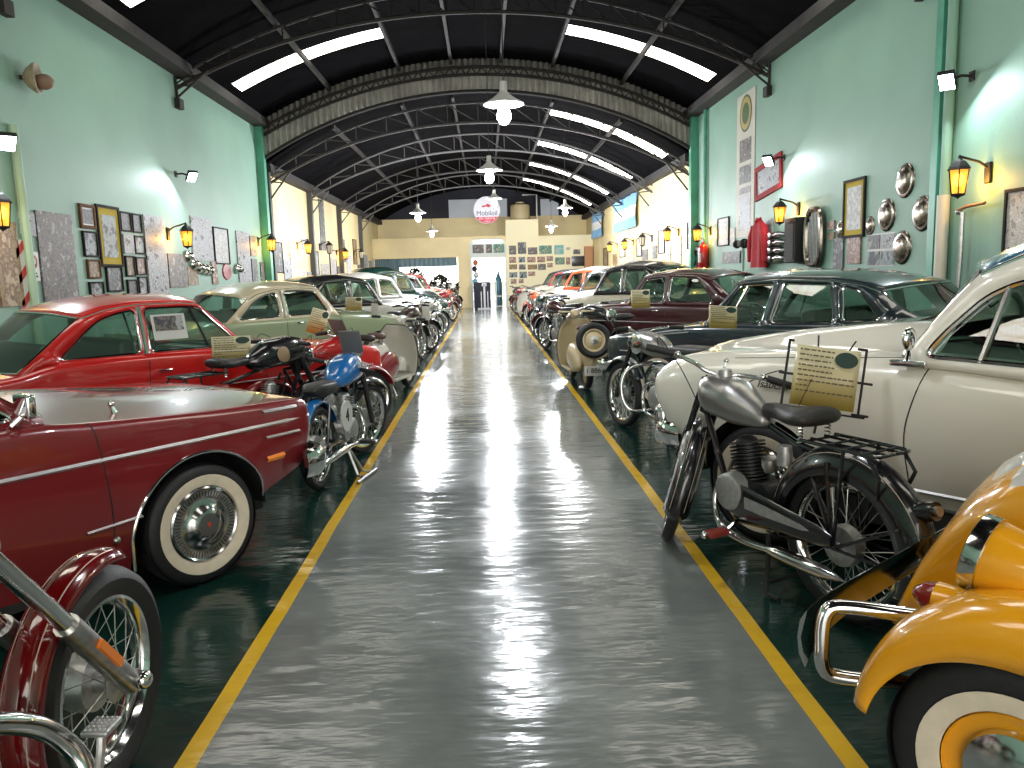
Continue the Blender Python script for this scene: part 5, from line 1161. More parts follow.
def make_card(label, w_=.30, h_=.22, rack=True, group=None):
    """laminated information card on a small wire easel; local frame faces -y"""
    t = empty('info_card', (0, 0, 0), 0, label, 'card', group or 'yellowish information cards'); cm = MATS.get('card') or card_mat()
    mb = MB(); n = 10; rows = [[mb.b.verts.new((-w_/2+w_*i/n, .012*math.sin(PI*i/n)*(1 if j else .3), h_*j)) for i in range(n+1)] for j in (0, 1)]
    for i in range(n): mb.f([rows[0][i], rows[0][i+1], rows[1][i+1], rows[1][i]])
    o = mb.done('sheet', cm, t); md = o.modifiers.new('s', 'SOLIDIFY'); md.thickness = .003
    e_ = MB().lathe([(0, .002), (1, .002), (1, 0)], axis((0, 0, 0), (0, -1, 0)), 24).done('emblem', mat('card_emblem', (.02, .05, .04), .7, noise=.5, nscale=30), t); e_.scale = (.18*w_, 1, .13*h_); e_.location = (w_*.29, -.002, h_*.83)
    mb = MB(); rnd = random.Random(hash(round(w_*100)) % 7)
    for r_ in range(9):
        z = h_*(.93-.085*r_); x = -w_*.44; xe = w_*(.06 if r_ < 3 else .1 if r_ < 5 else .42) if r_ != 7 else -w_*.3
        while x < xe:
            l_ = rnd.uniform(.02, .07)*w_*1.4; mb.box(x, min(xe+.01, x+l_), -.0035, -.002, z-.0035, z+.0035); x += l_+.02*w_
    mb.done('writing', mat('card_ink', (.12, .09, .04), .6), t, smooth=False)
    if rack:
        mb = MB()
        for s_ in (-1, 1):
            x = s_*(w_/2+.03); mb.tube([(x, .02, -.02), (x, .02, h_+.02)], .006, 6); mb.tube([(x-.03, .02, -.01), (x+.045, .02, -.01)], .006, 6); mb.tube([(x-.03, .02, h_*.5), (x+.045, .02, h_*.5)], .006, 6); mb.tube([(x-.03*s_-.01, .02, h_+.015), (x, .02, h_+.015)], .006, 6)
        mb.tube([(-w_*.15, .02, h_), (-w_*.17, .02, h_+.055)], .004, 5); mb.tube([(w_*.3, .02, h_-.02), (w_*.42, .02, h_+.05)], .004, 5)
        mb.tube([(-w_/2-.06, .02, -.02), (w_/2+.06, .02, -.02)], .005, 5); mb.tube([(0, .02, -.02), (.0, .05, -.12)], .006, 5); mb.tube([(-w_*.4, -.03, -.03), (-w_*.22, -.02, h_*.45)], .002, 4)
        mb.done('wire_holder', BLKM, t)
    return t
def card_mat():
    m, nt, b = newmat('card'); tc = nt.nodes.new('ShaderNodeTexCoord'); sp = nt.nodes.new('ShaderNodeSeparateXYZ'); r = nt.nodes.new('ShaderNodeValToRGB')
    nt.links.new(tc.outputs['Generated'], sp.inputs[0]); nt.links.new(sp.outputs['Z'], r.inputs['Fac']); nt.links.new(r.outputs['Color'], b.inputs['Base Color'])
    r.color_ramp.elements[0].color = (.42, .30, .05, 1); r.color_ramp.elements[1].color = (.60, .55, .36, 1); r.color_ramp.elements[1].position = .8; b.inputs['Roughness'].default_value = .25
    MATS['card'] = m; return m
class Bike:
    def __init__(s, name, label, front, rear, steer=0, lean=0, wb=None, cat='motorcycle', rake=27, Rf=.31, Rr=.31, scale=1):
        f, r_ = Vector((*front, 0)), Vector((*rear, 0)); d = f-r_; s.wb = wb or d.length/scale
        s.t = empty(name, (*rear, 0), math.atan2(d.y, d.x), label, cat); s.t.scale = (scale,)*3
        s.t.rotation_euler.x = R(lean)
        s.Rf, s.Rr, s.rake = Rf, Rr, R(rake); s.F = Vector((s.wb, 0, Rf)); s.ax = Vector((-math.sin(s.rake), 0, math.cos(s.rake)))
        s.st = Matrix.Translation(s.F) @ Matrix.Rotation(R(steer), 4, s.ax) @ Matrix.Translation(-s.F)
        if abs(steer) > 1:  # keep the tyre on the ground
            pass
    def up(s, l, y=0, x=0): return s.F + s.ax*l + Vector((x, y, 0))
    def SP(s, P): return [s.st @ Vector(p) for p in P]
    def wheels(s, twf=.07, twr=.075, **k):
        k2 = dict(k); s.fw = bike_wheel('front_wheel', s.st @ axis(s.F, (0, 1, 0)), s.Rf, twf, s.t, **k); s.rw = bike_wheel('rear_wheel', axis((0, 0, s.Rr), (0, 1, 0)), s.Rr, twr, s.t, **k2)
    def fork(s, l=.62, sp=.075, m=BLK, r=.017, lower=None, crown=True, name='fork'):
        mb = MB()
        for y in (-sp, sp): mb.tube(s.SP([s.up(-.015, y), s.up(l*.5, y), s.up(l, y)]), [r*1.1, r*1.05, r], 10)
        if crown: mb.tube(s.SP([s.up(l*.93, -sp), s.up(l*.93, sp)]), r*1.2, 8); mb.tube(s.SP([s.up(l, -sp), s.up(l, sp)]), r*1.1, 8)
        mb.tube([s.up(l*.72, 0), s.up(l*1.02, 0)], r*1.7, 10)
        o = mb.done(name, m, s.t); s.l = l
        if lower:
            mb = MB()
            for y in (-sp, sp): mb.tube(s.SP([s.up(-.03, y), s.up(l*.45, y)]), r*1.45, 12)
            mb.done('fork_slider', lower, o)
        return o
    def bars(s, half=.33, rise=.08, back=.14, m=CHROME, gripl=.12, l=None, levers=True, gm=RUB, cables=True):
        l = (l or s.l)+.03; H_ = s.up(l); pts = [H_+Vector(p) for p in ((-back, -half, rise), (-back*.85, -half*.72, rise*1.05), (-.01, -half*.35, rise*.7), (.01, -.05, .01), (.01, .05, .01), (-.01, half*.35, rise*.7), (-back*.85, half*.72, rise*1.05), (-back, half, rise))]
        P = s.SP(smooth_path(pts, 5)); o = MB().tube(P, .0115, 10).done('handlebar', m, s.t)
        for i, sg in ((0, -1), (-1, 1)):
            e = P[i]; inn = P[4 if i == 0 else -5]; d = (e-inn).normalized(); MB().tube([e-d*gripl, e-d*gripl*.5, e+d*.012], [.017, .0185, .017], 12).done('grip', gm, o)
            if levers:
                q = e-d*(gripl+.02); f = (s.st.to_3x3() @ Vector((1, 0, 0))); MB().ball(q, .016).tube([q, q+f*.05+d*.03, q+f*.055+d*.14], [.006, .005, .004], 6).done('brake_lever', m, o)
        if cables:
            mb = MB()
            for sg in (-1, 1):
                a = P[3 if sg < 0 else -4]; h0 = s.st @ (H_+Vector((.04, sg*.03, -.18))); f = s.st.to_3x3() @ Vector((1, 0, 0))
                mb.tube(smooth_path([a, a+f*.08+Vector((0, 0, .06)), (a+h0)/2+f*.10+Vector((0, 0, .06)), h0], 5), .003, 5)
            mb.done('cable', BLKM, o)
        return o
    def headlight(s, r=.075, m=CHROME, l=None, fwd=.10, dep=.11):
        C_ = s.st @ (s.up((l or s.l)*.9)+Vector((fwd, 0, 0))); A = axis(C_, s.st.to_3x3() @ Vector((1, 0, -.05)))
        o = MB().lathe([(r, .02), (r*1.03, .0), (r*.98, -.03), (r*.75, -dep*.75), (r*.3, -dep), (0, -dep)], A, 28).done('headlight', m, s.t)
        MB().lathe([(r, .02), (r*1.07, .018), (r*1.05, .032), (r*.95, .028), (r*.5, .042), (0, .045)], A, 28).done('lens', mat('lens_glass', (.5, .5, .48), .1, .3), o)
    def frontf(s, m, a0=20, a1=165, wd=.11, gap=.02, **k):
        return fender('front_fender', (s.F.x, s.F.z), s.Rf+gap, a0, a1, wd, m, s.t, s.st, **k)
    def rearf(s, m, a0=10, a1=190, wd=.13, gap=.02, **k):
        return fender('rear_fender', (0, s.Rr), s.Rr+gap, a0, a1, wd, m, s.t, None, **k)
    def frame(s, m=BLK, seat=(.18, .70), bb=(.42, .28), r=.015):
        h = s.up(s.l*.95); h2 = s.up(s.l*.74); mb = MB(); S_ = Vector((seat[0], 0, seat[1])); B_ = Vector((bb[0], 0, bb[1])); D_ = Vector((s.wb*.60, 0, .25))
        mb.tube([h, Vector((seat[0]+.1, 0, seat[1]+.01)), S_], r, 8); mb.tube([h2, D_], r*1.1, 8); mb.tube([D_, B_], r, 8); mb.tube([S_, B_], r, 8)
        for y in (-.075, .075): mb.tube([Vector((0, y, s.Rr)), B_+Vector((0, y*.6, 0))], r*.75, 8); mb.tube([Vector((0, y, s.Rr)), S_+Vector((0, y*.7, -.03))], r*.7, 8)
        return mb.done('frame', m, s.t)
    def engine(s, x=None, z=.30, r=.10, finm=ALU, casem=ALU, tilt=12, w_=.20, ch=.20, cr=.075):
        x = x if x is not None else s.wb*.5
        o = MB().lathe([(0, -w_/2), (r*.7, -w_/2), (r*.95, -w_/2+.015), (r, -w_/2+.03), (r, w_/2-.03), (r*.95, w_/2-.015), (r*.7, w_/2), (0, w_/2)], axis((x, 0, z), (0, 1, 0)), 36).lathe([(0, -w_*.4), (r*.75, -w_*.4), (r*.8, w_*.4), (0, w_*.42)], axis((x-r*1.25, 0, z+.01), (0, 1, 0)), 28).box(x-r*2, x+r*.6, -w_*.3, w_*.3, z-r*.85, z+r*.4, bev=.02).done('engine', casem, s.t)
        A = Matrix.Translation((x+.01, 0, z+r*.7)) @ Matrix.Rotation(R(tilt), 4, 'Y'); pr = []; n = 11
        for i in range(n): z0 = ch*i/n; pr += [(cr*.62, z0), (cr, z0+.002), (cr, z0+.007), (cr*.62, z0+.009)]
        MB().lathe([(0, -.03)]+pr+[(cr*.6, ch), (cr*.35, ch+.02), (0, ch+.025)], A, 28).done('cylinder', finm, o)
        MB().lathe([(0, 0), (.035, 0), (.04, .03), (.035, .06), (0, .065)], axis((x-.14, .02, z+r+.05), (0, .3, 1)), 16).done('carburettor', STEEL, o)
        return o
    def exhaust(s, side=1, m=CHROME, x0=None, z=.22, end=-.30, r=.026, fish=True, zt=None):
        x0 = x0 or s.wb*.52; y = side*.13
        P = smooth_path([(x0+.02, side*.04, .50), (x0+.11, side*.08, .47), (x0+.13, side*.11, .36), (x0+.06, y, z+.02), (x0-.1, y, z-.01), (x0-.28, y, z)], 6)
        o = MB().tube(P, .017, 10).done('exhaust', m, s.t); e = zt if zt is not None else z
        pr = [(x0-.26, .018), (x0-.32, r), (end+.20, r*1.12), (end+.10, r)] + ([(end, .003)] if fish else [(end, .02)])
        MB().tube([(a, y, z+(e-z)*(x0-.26-a)/(x0-.26-end)) for a, _ in pr], [q for _, q in pr], 14, flat=1).done('muffler', m, o); return o
    def saddle(s, x=.22, z=.76, l=.30, w_=.25, m=LEA, springs=True):
        pts = [(x+l*.55, z+.0, .012, .012), (x+l*.48, z, .035, .028), (x+l*.2, z-.003, .055, .035), (x-l*.1, z, w_*.42, .038), (x-l*.3, z+.008, w_*.5, .042), (x-l*.42, z+.01, w_*.42, .036), (x-l*.47, z+.01, w_*.25, .02)]
        o = tank_mesh('seat', pts, m, s.t)
        if springs:
            for sg in (-1, 1):
                mb = MB(); mb.tube([(x-l*.3+.012*math.cos(a*.9), sg*w_*.3+.012*math.sin(a*.9), z-.10+.0022*a) for a in range(0, 36)], .0035, 5); mb.done('seat_spring', CHROME, o)
        return o
    def bench(s, x0, x1, z, w_=.24, h_=.09, m=LEA):
        loops = []; n = 14
        for i in range(n+1):
            f = i/n; x = x0+(x1-x0)*f; e = min(1, 4.5*f)**.5*min(1, 4.5*(1-f))**.5; e = max(e, .12); hw = w_/2*(.72+.28*math.sin(PI*min(1, f*1.2)/1.2*1))*max(e, .5)
            loops.append([(x, hw*math.copysign(abs(math.cos(a))**.55, math.cos(a)), z+h_/2*e*math.copysign(abs(math.sin(a))**.6, math.sin(a))+.02*f) for a in [2*PI*k/20 for k in range(20)]])
        return MB().loft(loops).done('seat', m, s.t, angle=60)
    def rack(s, x=-.05, z=.70, l=.34, w_=.20, m=BLK):
        mb = MB(); mb.tube(smooth_path([(x+l/2, -w_/2, z), (x-l*.35, -w_/2, z), (x-l/2, -w_/2+.02, z), (x-l/2, 0, z), (x-l/2, w_/2-.02, z), (x-l*.35, w_/2, z), (x+l/2, w_/2, z)], 4), .008, 8)
        for k in range(4): mb.tube([(x+l*.42-k*l*.25, -w_/2, z), (x+l*.42-k*l*.25, w_/2, z)], .006, 6)
        for k in (-.04, .04): mb.tube([(x+l/2, k, z), (x-l/2, k, z)], .006, 6)
        for sg in (-1, 1): mb.tube([(x-l/2+.04, sg*w_/2, z), (x-l/2-.02, sg*(w_/2), z-.08), (x-l/2+.02, sg*(w_/2-.03), z-.20)], .008, 8); mb.tube([(x-l*.1, sg*w_/2, z), (0, sg*.085, s.Rr)], .008, 8)
        return mb.done('luggage_rack', m, s.t)
    def stand(s, x=None, m=BLKM, w_=.12):
        x = x if x is not None else s.wb*.36
        return MB().tube([(x, -.05, .27), (x-.06, -w_, .015), (x-.14, -w_, .012)], .012, 8).tube([(x, .05, .27), (x-.06, w_, .015), (x-.14, w_, .012)], .012, 8).tube([(x-.05, -w_*.9, .06), (x-.05, w_*.9, .06)], .010, 8).done('centre_stand', m, s.t)
    def pedal(s, x, z, side=1, rub=RUB):
        o = MB().tube([(x, side*.10, z+.04), (x, side*.16, z)], .010, 8).tube([(x, side*.16, z), (x, side*.29, z)], .012, 10).ball((x, side*.295, z), .018, sx=.8).done('pedal', CHROME, s.t)
        MB().box(x-.03, x+.03, side*.17 if side > 0 else -.28, side*.28 if side > 0 else -.17, z-.016, z+.012, bev=.006).done('pedal_rubber', rub, o); return o
# --- black motorcycle with the bare metal tank, nearest right
GM = mat('bare_metal_tank', (.33, .325, .315), .34, .9, noise=.12, nscale=9); STR = mat('cream_line', (.55, .50, .38), .4)
b = Bike('black_motorcycle', 'black motorcycle with a bare metal tank standing before the off-white car', (1.06, 4.12), (1.49, 3.10), steer=-42, lean=-1, rake=25, Rf=.335, Rr=.335, wb=1.13)
b.wheels(.062, .075, drum=1); b.fork(.66, .05, BLK, .017); b.bars(.36, .05, .10, gripl=.13); b.frame(); b.frontf(BLK, 15, 200, .13, stripe=STR, gap=-.025, depth=.085); b.rearf(BLK, -8, 205, .17, stripe=STR, gap=-.03, depth=.115)
tank_mesh('fuel_tank', [(b.wb-.22, .90, .03, .03), (b.wb-.25, .885, .085, .075), (b.wb-.33, .87, .118, .10), (b.wb-.44, .855, .118, .105), (b.wb-.56, .82, .085, .075), (b.wb-.66, .79, .045, .035), (b.wb-.68, .785, .012, .01)], GM, b.t)
MB().lathe([(0, .035), (.03, .035), (.034, .025), (.034, 0)], axis((b.wb-.36, 0, .965), (0, 0, 1)), 20).done('fuel_cap', ALU, b.t)
MB().tube([(b.wb-.30, -.03, .96), (b.wb-.31, -.05, 1.03)], .006, 6).ball((b.wb-.31, -.05, 1.035), .013).done('gear_lever', CHROME, b.t)
b.saddle(.30, .845, .36, .27); b.rack(-.02, .765, .38, .20); b.stand(); b.pedal(b.wb*.50, .26, 1, mat('pedal_red', (.25, .03, .02), .5)); b.pedal(b.wb*.50, .26, -1)
b.engine(z=.42, r=.095, finm=mat('fin_black', (.02, .02, .02), .5, .3), casem=mat('case_black', (.02, .02, .022), .4, .4), ch=.19, cr=.085)
MB().lathe([(0, .02), (.075, .02), (.088, .012), (.092, -.02), (.092, -.05), (0, -.05)], axis((b.wb*.52, .13, .44), (0, 1, 0)), 36).done('magneto_cover', ALU, b.t)
cc = MB(); P_ = [(b.wb*.5+.04, .07), (b.wb*.5-.05, .085), (.25, .06), (.05, .045), (-.03, .025)]
cc.loft([[(x, .125+.012*math.cos(2*PI*k/16), .41-.05*(b.wb*.5-x)+h*math.sin(2*PI*k/16)) for k in range(16)] for x, h in P_]).done('chain_case', BLK, b.t)
mb = MB(); mb.loft([[(x, .139, .42-.05*(b.wb*.5-x)+h*sg) for sg in (-1, 1)] for x, h in ((b.wb*.42, .028), (b.wb*.30, .026), (.12, .012), (.08, .002))], closed=False).done('case_panel', ALU, b.t)
b.exhaust(1, z=.235, end=-.10, r=.030); MB().lathe([(.03, -.04), (.034, .0), (.03, .05), (0, .05)], axis((.30, .06, .66), (0, 0, 1)), 20).done('tool_can', ALU, b.t)
A_ = axis((-.37, 0, .58), (-1, 0, .25)); MB().lathe([(.035, -.05), (.04, 0), (.036, .03), (0, .03)], A_, 20).done('tail_lamp', BLK, b.t); MB().lathe([(.02, .03), (.02, .045), (0, .045)], A_, 16).done('lens', STEEL, b.t)
mb = MB()
for sg in (-1, 1):
    mb.tube([(0, sg*.09, .335), (-.31, sg*.075, .50)], .007, 6); mb.tube([(0, sg*.09, .335), (.05, sg*.078, .69)], .009, 6); mb.tube([(0, sg*.09, .335), (-.36, sg*.075, .33)], .008, 6)
mb.done('fender_stay', BLK, b.t)
c_ = make_card('yellow information card in a wire holder behind the black motorcycle saddle', .29, .28); c_.location = (1.53, 3.50, .845); c_.rotation_euler = (R(-10), R(9), R(-8))
# --- front of the red chopper, lower left
b = Bike('red_cruiser', 'red motorcycle with chrome fork, only its front wheel in view at the lower left', (-1.19, 2.20), (-1.28, .72), steer=0, rake=41, Rf=.335, Rr=.33, wb=1.5)
CRD = paint('candy_red', (.15, .003, .004), .15)
b.wheels(.10, .14, drum=1, hub=.055, hubw=.13); b.fork(.86, .088, CHROME, .023, lower=STEEL); b.frontf(CRD, 72, 205, .125, gap=.02, stripe=mat('pin_white', (.6, .5, .4), .3)); b.bars(.34, .14, .5); b.frame(BLK, (.2, .62), (.55, .22), .02)
b.rearf(CRD, 5, 170, .19); b.headlight(.085, fwd=.02)
tank_mesh('fuel_tank', [(1.0, .86, .04, .04), (.9, .84, .12, .10), (.7, .80, .13, .11), (.5, .76, .08, .06), (.42, .75, .03, .02)], CRD, b.t); b.bench(.55, -.15, .68, .30, .10); b.engine(.62, .30, .14, w_=.26, ch=.24, cr=.10, casem=CHROME)
for sg in (-1, 1): MB().box(b.wb-.02, b.wb+.0, -.001, .001, 0, 0.001).b.free(); MB().ball(b.up(.0, sg*.105)+Vector((.0, sg*.03, 0)), .028).done('axle_nut', CHROME, b.t); MB().box(-.012, .012, -.006, .006, -.07, .07, Matrix.Translation(b.up(.20, sg*.124)) @ Matrix.Rotation(-b.rake, 4, 'Y')).done('side_reflector', AMB, b.t, smooth=False)
MB().tube(smooth_path([(.70, -.05, .54), (.93, -.05, .53), (1.05, -.09, .47), (1.12, -.13, .38), (1.13, -.17, .29), (1.05, -.2, .18), (.8, -.2, .13), (.4, -.2, .14), (-.2, -.2, .16)], 6), .027, 14).done('exhaust', CHROME, b.t)
MB().tube(smooth_path([(.75, -.12, .2), (.97, -.22, .22), (1.10, -.22, .31), (1.15, -.21, .39)], 6), .011, 8).box(1.115, 1.19, -.245, -.175, .39, .407, bev=.006).done('brake_pedal', ALU, b.t)
mb = MB()
for i in range(5):
    for j in range(5): mb.ball((1.125+.0135*i, -.235+.0125*j, .408), .004)
mb.done('pedal_studs', ALU, b.t)
# --- dark motorcycle with chrome and grey tank, right
b = Bike('grey_tank_motorcycle', 'motorcycle with a grey and chrome tank between the white and the dark blue-green car', (1.28, 7.45), (1.80, 6.25), steer=-4, lean=0, Rf=.315, Rr=.31, wb=1.25)
b.wheels(.075, .08, drum=1); b.fork(.64, .08, BLK, .022); b.bars(.34, .06, .14); b.headlight(.07, BLK, fwd=.06); b.frame(); b.frontf(DK, 30, 150, .12); b.rearf(BLK, 10, 180, .15)
tank_mesh('fuel_tank', [(1.03, .86, .04, .04), (.98, .85, .10, .08), (.85, .84, .125, .10), (.70, .82, .12, .10), (.55, .79, .07, .06), (.50, .78, .02, .02)], GM, b.t)
tk = MB().lathe([(0, .006), (.09, .004), (.095, 0)], axis((.86, .127, .84), (0, 1, 0)), 28).done('tank_panel', CHROME, b.t)
b.bench(.52, -.2, .80, .26, .10); b.engine(z=.36, r=.12); b.exhaust(1); b.exhaust(-1); b.stand()
MB().tube(smooth_path([(.80, 0, .66), (.86, .20, .62), (.88, .27, .48), (.84, .27, .32), (.78, .2, .24), (.72, 0, .24)], 6), .020, 12).done('crash_bar', CHROME, b.t)
MB().tube(smooth_path([(.80, 0, .66), (.86, -.20, .62), (.88, -.27, .48), (.84, -.27, .32), (.78, -.2, .24), (.72, 0, .24)], 6), .020, 12).done('crash_bar', CHROME, b.t)
MB().ball((.99, .30, 1.10), .06, sx=.3).tube([(1.0, .28, 1.0), (.99, .30, 1.06)], .006, 6).done('mirror', CHROME, b.t)
c_ = make_card('information card above the grey tank motorcycle', .26, .19, False); c_.location = (2.0, 6.55, .99); c_.rotation_euler = (R(-10), R(5), R(10))
c_ = make_card('information card before the dark maroon saloon', .26, .24, False); c_.location = (2.05, 10.3, 1.0); c_.rotation_euler = (R(-10), 0, R(6))
# --- left group
BLUEM = paint('bright_blue', (.01, .14, .42), .25)
def roundel(parent, M, r=.13):
    o = MB().lathe([(0, .006), (r, .006), (r, -.006), (0, -.006)], M, 32).done('number_plate', FR['white'], parent); return o
b = Bike('blue_racer', 'small racing motorcycle with a blue tank and white number disc', (-1.06, 6.66), (-1.24, 5.52), steer=-20, lean=0, rake=25, Rf=.30, Rr=.30, wb=1.12)
b.wheels(.062, .065, drum=1); b.fork(.56, .07, BLK, .022); b.bars(.30, -.03, .16); b.frame(BLK, (.15, .62)); b.rearf(BLUEM, 20, 150, .10); b.frontf(BLK, 40, 140, .09)
tank_mesh('fuel_tank', [(.90, .80, .03, .03), (.86, .79, .09, .08), (.72, .79, .125, .12), (.55, .77, .12, .105), (.42, .73, .07, .055), (.38, .72, .02, .02)], BLUEM, b.t)
for sg in (-1, 1): k = text('ROSSO', .085, FR['white'], b.t, (.75, sg*.129, .80), (PI/2, R(-12)*sg, 0 if sg < 0 else PI), 'tank_lettering')
b.bench(.36, -.1, .70, .20, .10); b.engine(z=.32, r=.10); b.exhaust(-1, z=.24, end=-.25); roundel(b.t, axis((.17, -.17, .50), (.0, -1, 0)), .115); b.pedal(.45, .25, -1)
text('4', .14, BLKM, b.t, (.17, -.178, .50), (PI/2, 0, 0), 'racing_number')
o = MB().box(-.012, .0, -.09, .09, 0, .20, bev=.004).done('fly_screen', mat('screen_grey', (.14, .14, .13), .3), b.t); o.location = b.up(.66)+Vector((.06, 0, 0)); o.rotation_euler = (0, R(-25), 0)
mb = MB(); mb.tube([(.30, -.10, .27), (.26, -.20, .03), (.22, -.27, .014)], .012, 8).tube([(.30, -.10, .27), (.38, -.20, .03), (.42, -.27, .014)], .012, 8).tube([(.10, -.25, .014), (.5, -.27, .014)], .014, 8).done('paddock_stand', STEEL, b.t)
b = Bike('black_cream_motorcycle', 'black motorcycle with a cream knee pad on its tank behind the maroon saloon', (-1.50, 6.95), (-2.2, 5.98), steer=0, Rf=.30, Rr=.30, wb=1.2)
b.wheels(.07, .075); b.fork(.66, .08, BLK, .024); b.bars(.36, .06, .12); b.headlight(.085, BLK); b.frame(); b.frontf(BLK, 20, 170, .13); b.rearf(BLK, 5, 185, .15)
tank_mesh('fuel_tank', [(1.0, .93, .04, .04), (.95, .92, .11, .09), (.80, .91, .14, .12), (.62, .89, .13, .115), (.48, .85, .08, .07), (.42, .84, .02, .02)], BLK, b.t)
for sg in (-1, 1): o = MB().lathe([(0, .008), (.055, .006), (.065, 0)], axis((.70, sg*.137, .89), (0, sg, .1)), 24).done('knee_pad', mat('tan_rubber', (.35, .24, .14), .5), b.t); o.scale = (1, 1, 1)
b.saddle(.28, .86, .36, .28); b.rack(-.02, .80, .4, .2, BLK); b.engine(z=.36, r=.13); b.exhaust(-1)
MB().box(-.25, .15, -.17, -.09, .5, .72, bev=.03).done('side_case', BUR, b.t)
c_ = make_card('pale information card in front of the red coupe door', .31, .22, False); c_.location = (-2.12, 6.52, .83); c_.rotation_euler = (R(-10), 0, R(14))
b = Bike('small_red_motorcycle', 'small motorcycle with a red tank standing behind the blue tanked racer', (-1.2, 7.74), (-1.95, 6.88), steer=0, Rf=.29, Rr=.29, wb=1.15)
b.wheels(.06, .065); b.fork(.62, .075, STEEL, .02); b.bars(.22, .10, .12); b.headlight(.075); b.frame(); b.frontf(BUR, 20, 165, .11); b.rearf(BUR, 5, 175, .13); b.bench(.5, -.1, .78, .24, .10); b.engine(z=.34, r=.11); b.exhaust(-1)
tank_mesh('fuel_tank', [(.98, .86, .03, .03), (.92, .85, .09, .09), (.76, .84, .12, .11), (.6, .82, .10, .09), (.5, .80, .03, .03)], paint('bright_red', (.5, .01, .01)), b.t)
o = MB().box(-.005, .005, -.11, .11, 0, .24, bev=.004).done('windscreen', mat('screen_grey', (.14, .14, .13), .3), b.t); o.location = b.up(.68)+Vector((.04, 0, 0)); o.rotation_euler = (0, R(-25), 0)
c_ = make_card('tilted yellow information card left of the red and white scooter', .22, .30, False); c_.location = (-2.02, 9.2, .86); c_.rotation_euler = (R(-15), R(16), R(-10))
# --- scooters
def scooter(name, label, front, rear, bodym, shieldm, spare=False, sad=LEA, plate=False, cow=None, lean=0):
    b = Bike(name, label, front, rear, steer=0, lean=lean, rake=24, Rf=.22, Rr=.22, cat='scooter'); wb = b.wb; cow = cow or bodym
    b.wheels(.085, .09, spokes=0, disc=shieldm, rimm=shieldm); b.fork(.74, .03, shieldm, .025, crown=False)
    mb = MB(); rows = []
    for i in range(21):
        z = .22+.66*i/20; f = i/20; hw = .22+.05*math.sin(PI*min(1, f*1.1)) - .09*(max(0, f-.78)/.22)**2; xs_ = wb-.17-.20*f+.0
        rows.append([mb.b.verts.new((xs_-.09*abs(u)**2, u*hw, z)) for u in [-1+2*k/14 for k in range(15)]])
    for a, c in zip(rows, rows[1:]):
        for k in range(14): mb.f([a[k], a[k+1], c[k+1], c[k]])
    o = mb.done('leg_shield', shieldm, b.t); md = o.modifiers.new('s', 'SOLIDIFY'); md.thickness = .012
    edge = [(wb-.17-.20*i/20-.09-.004, sg*(.22+.05*math.sin(PI*min(1, i/20*1.1))-.09*(max(0, i/20-.78)/.22)**2), .22+.66*i/20) for sg in (1,) for i in range(21)]
    edge += [(x, -y, z) for x, y, z in edge[::-1]]; MB().tube(edge, .009, 6).done('shield_trim', mat('trim_dark', (.08, .07, .06), .4), o)
    MB().box(.22, wb-.22, -.20, .20, .20, .235, bev=.012).done('floorboard', shieldm, b.t)
    mb = MB()
    for k in range(5): mb.box(.3, wb-.28, -.16+.075*k, -.14+.075*k, .235, .245)
    mb.done('floor_rail', STEEL, b.t, smooth=False)
    for sg in (-1, 1): tank_mesh('side_cowl', [(.34, .42, .02, .03), (.26, .42, .07, .12), (.08, .43, .09, .17), (-.14, .40, .08, .15), (-.28, .36, .04, .07), (-.31, .35, .01, .02)], cow, b.t, Matrix.Translation((0, sg*.15, 0)))
    tank_mesh('rear_body', [(.34, .46, .06, .18), (.15, .50, .13, .20), (-.1, .50, .13, .19), (-.3, .42, .10, .16), (-.38, .36, .03, .06)], shieldm, b.t)
    b.frontf(shieldm, 5, 175, .17, gap=.03, depth=.08)
    b.saddle(.12, .78, .32, .26, sad); b.saddle(-.20, .78, .26, .24, LEA)
    b.l = .74; H_ = b.up(.78); tank_mesh('handlebar_cover', [(.07, 0, .04, .04), (.04, 0, .06, .055), (-.03, 0, .05, .045), (-.07, -.01, .02, .02)], shieldm, b.t, Matrix.Translation(H_)); b.bars(.36, .02, .06, shieldm, .11, l=.76, cables=False)
    A = axis(H_+Vector((.07, 0, 0)), (1, 0, 0)); MB().lathe([(.06, 0), (.055, .015), (0, .02)], A, 24).done('headlight', CHROME, b.t)
    if spare: w__ = bike_wheel('spare_wheel', axis((-.44, 0, .66), (-1, 0, .12)), .22, .09, b.t, spokes=0, disc=shieldm, rimm=shieldm)
    if plate:
        o = MB().box(-.40, -.385, -.11, .11, .22, .34, bev=.004).done('number_plate', FR['white'], b.t); text('1 886', .085, BLKM, o, (-.402, 0, .28), (PI/2, 0, -PI/2), 'plate_number')
    MB().box(-.36, -.30, -.03, .03, .44, .50, bev=.015).done('tail_lamp', lenses(), b.t)
    return b
scw = mat('scooter_ivory', (.60, .58, .50), .3, 0, .6)
b = scooter('red_white_scooter', 'scooter with a broad white leg shield and red side cowls on the left', (-1.12, 10.7), (-1.42, 9.6), scw, scw, cow=BUR, sad=mat('brown_leather', (.10, .055, .045), .5), lean=4)
b.stand(.3, CHROME, .2)
for sg in (-1, 1): o = MB().box(-.004, .004, -.05, .05, 0, .18, bev=.003).done('mirror_flag', mat('pennant_grey', (.45, .44, .38), .5), b.t); o.location = b.up(.80)+Vector((0, sg*.36, 0))
c_ = make_card('information card on the far side of the white scooter shield', .26, .20, False); c_.location = (-1.95, 11.6, 1.02); c_.rotation_euler = (R(-10), 0, R(-14))
b = scooter('cream_scooter', 'cream scooter with a spare wheel on its tail, right row', (1.20, 11.0), (1.27, 9.9), CREAM, CREAM, spare=True, plate=True, sad=mat('brown_leather', (.10, .055, .045), .5))
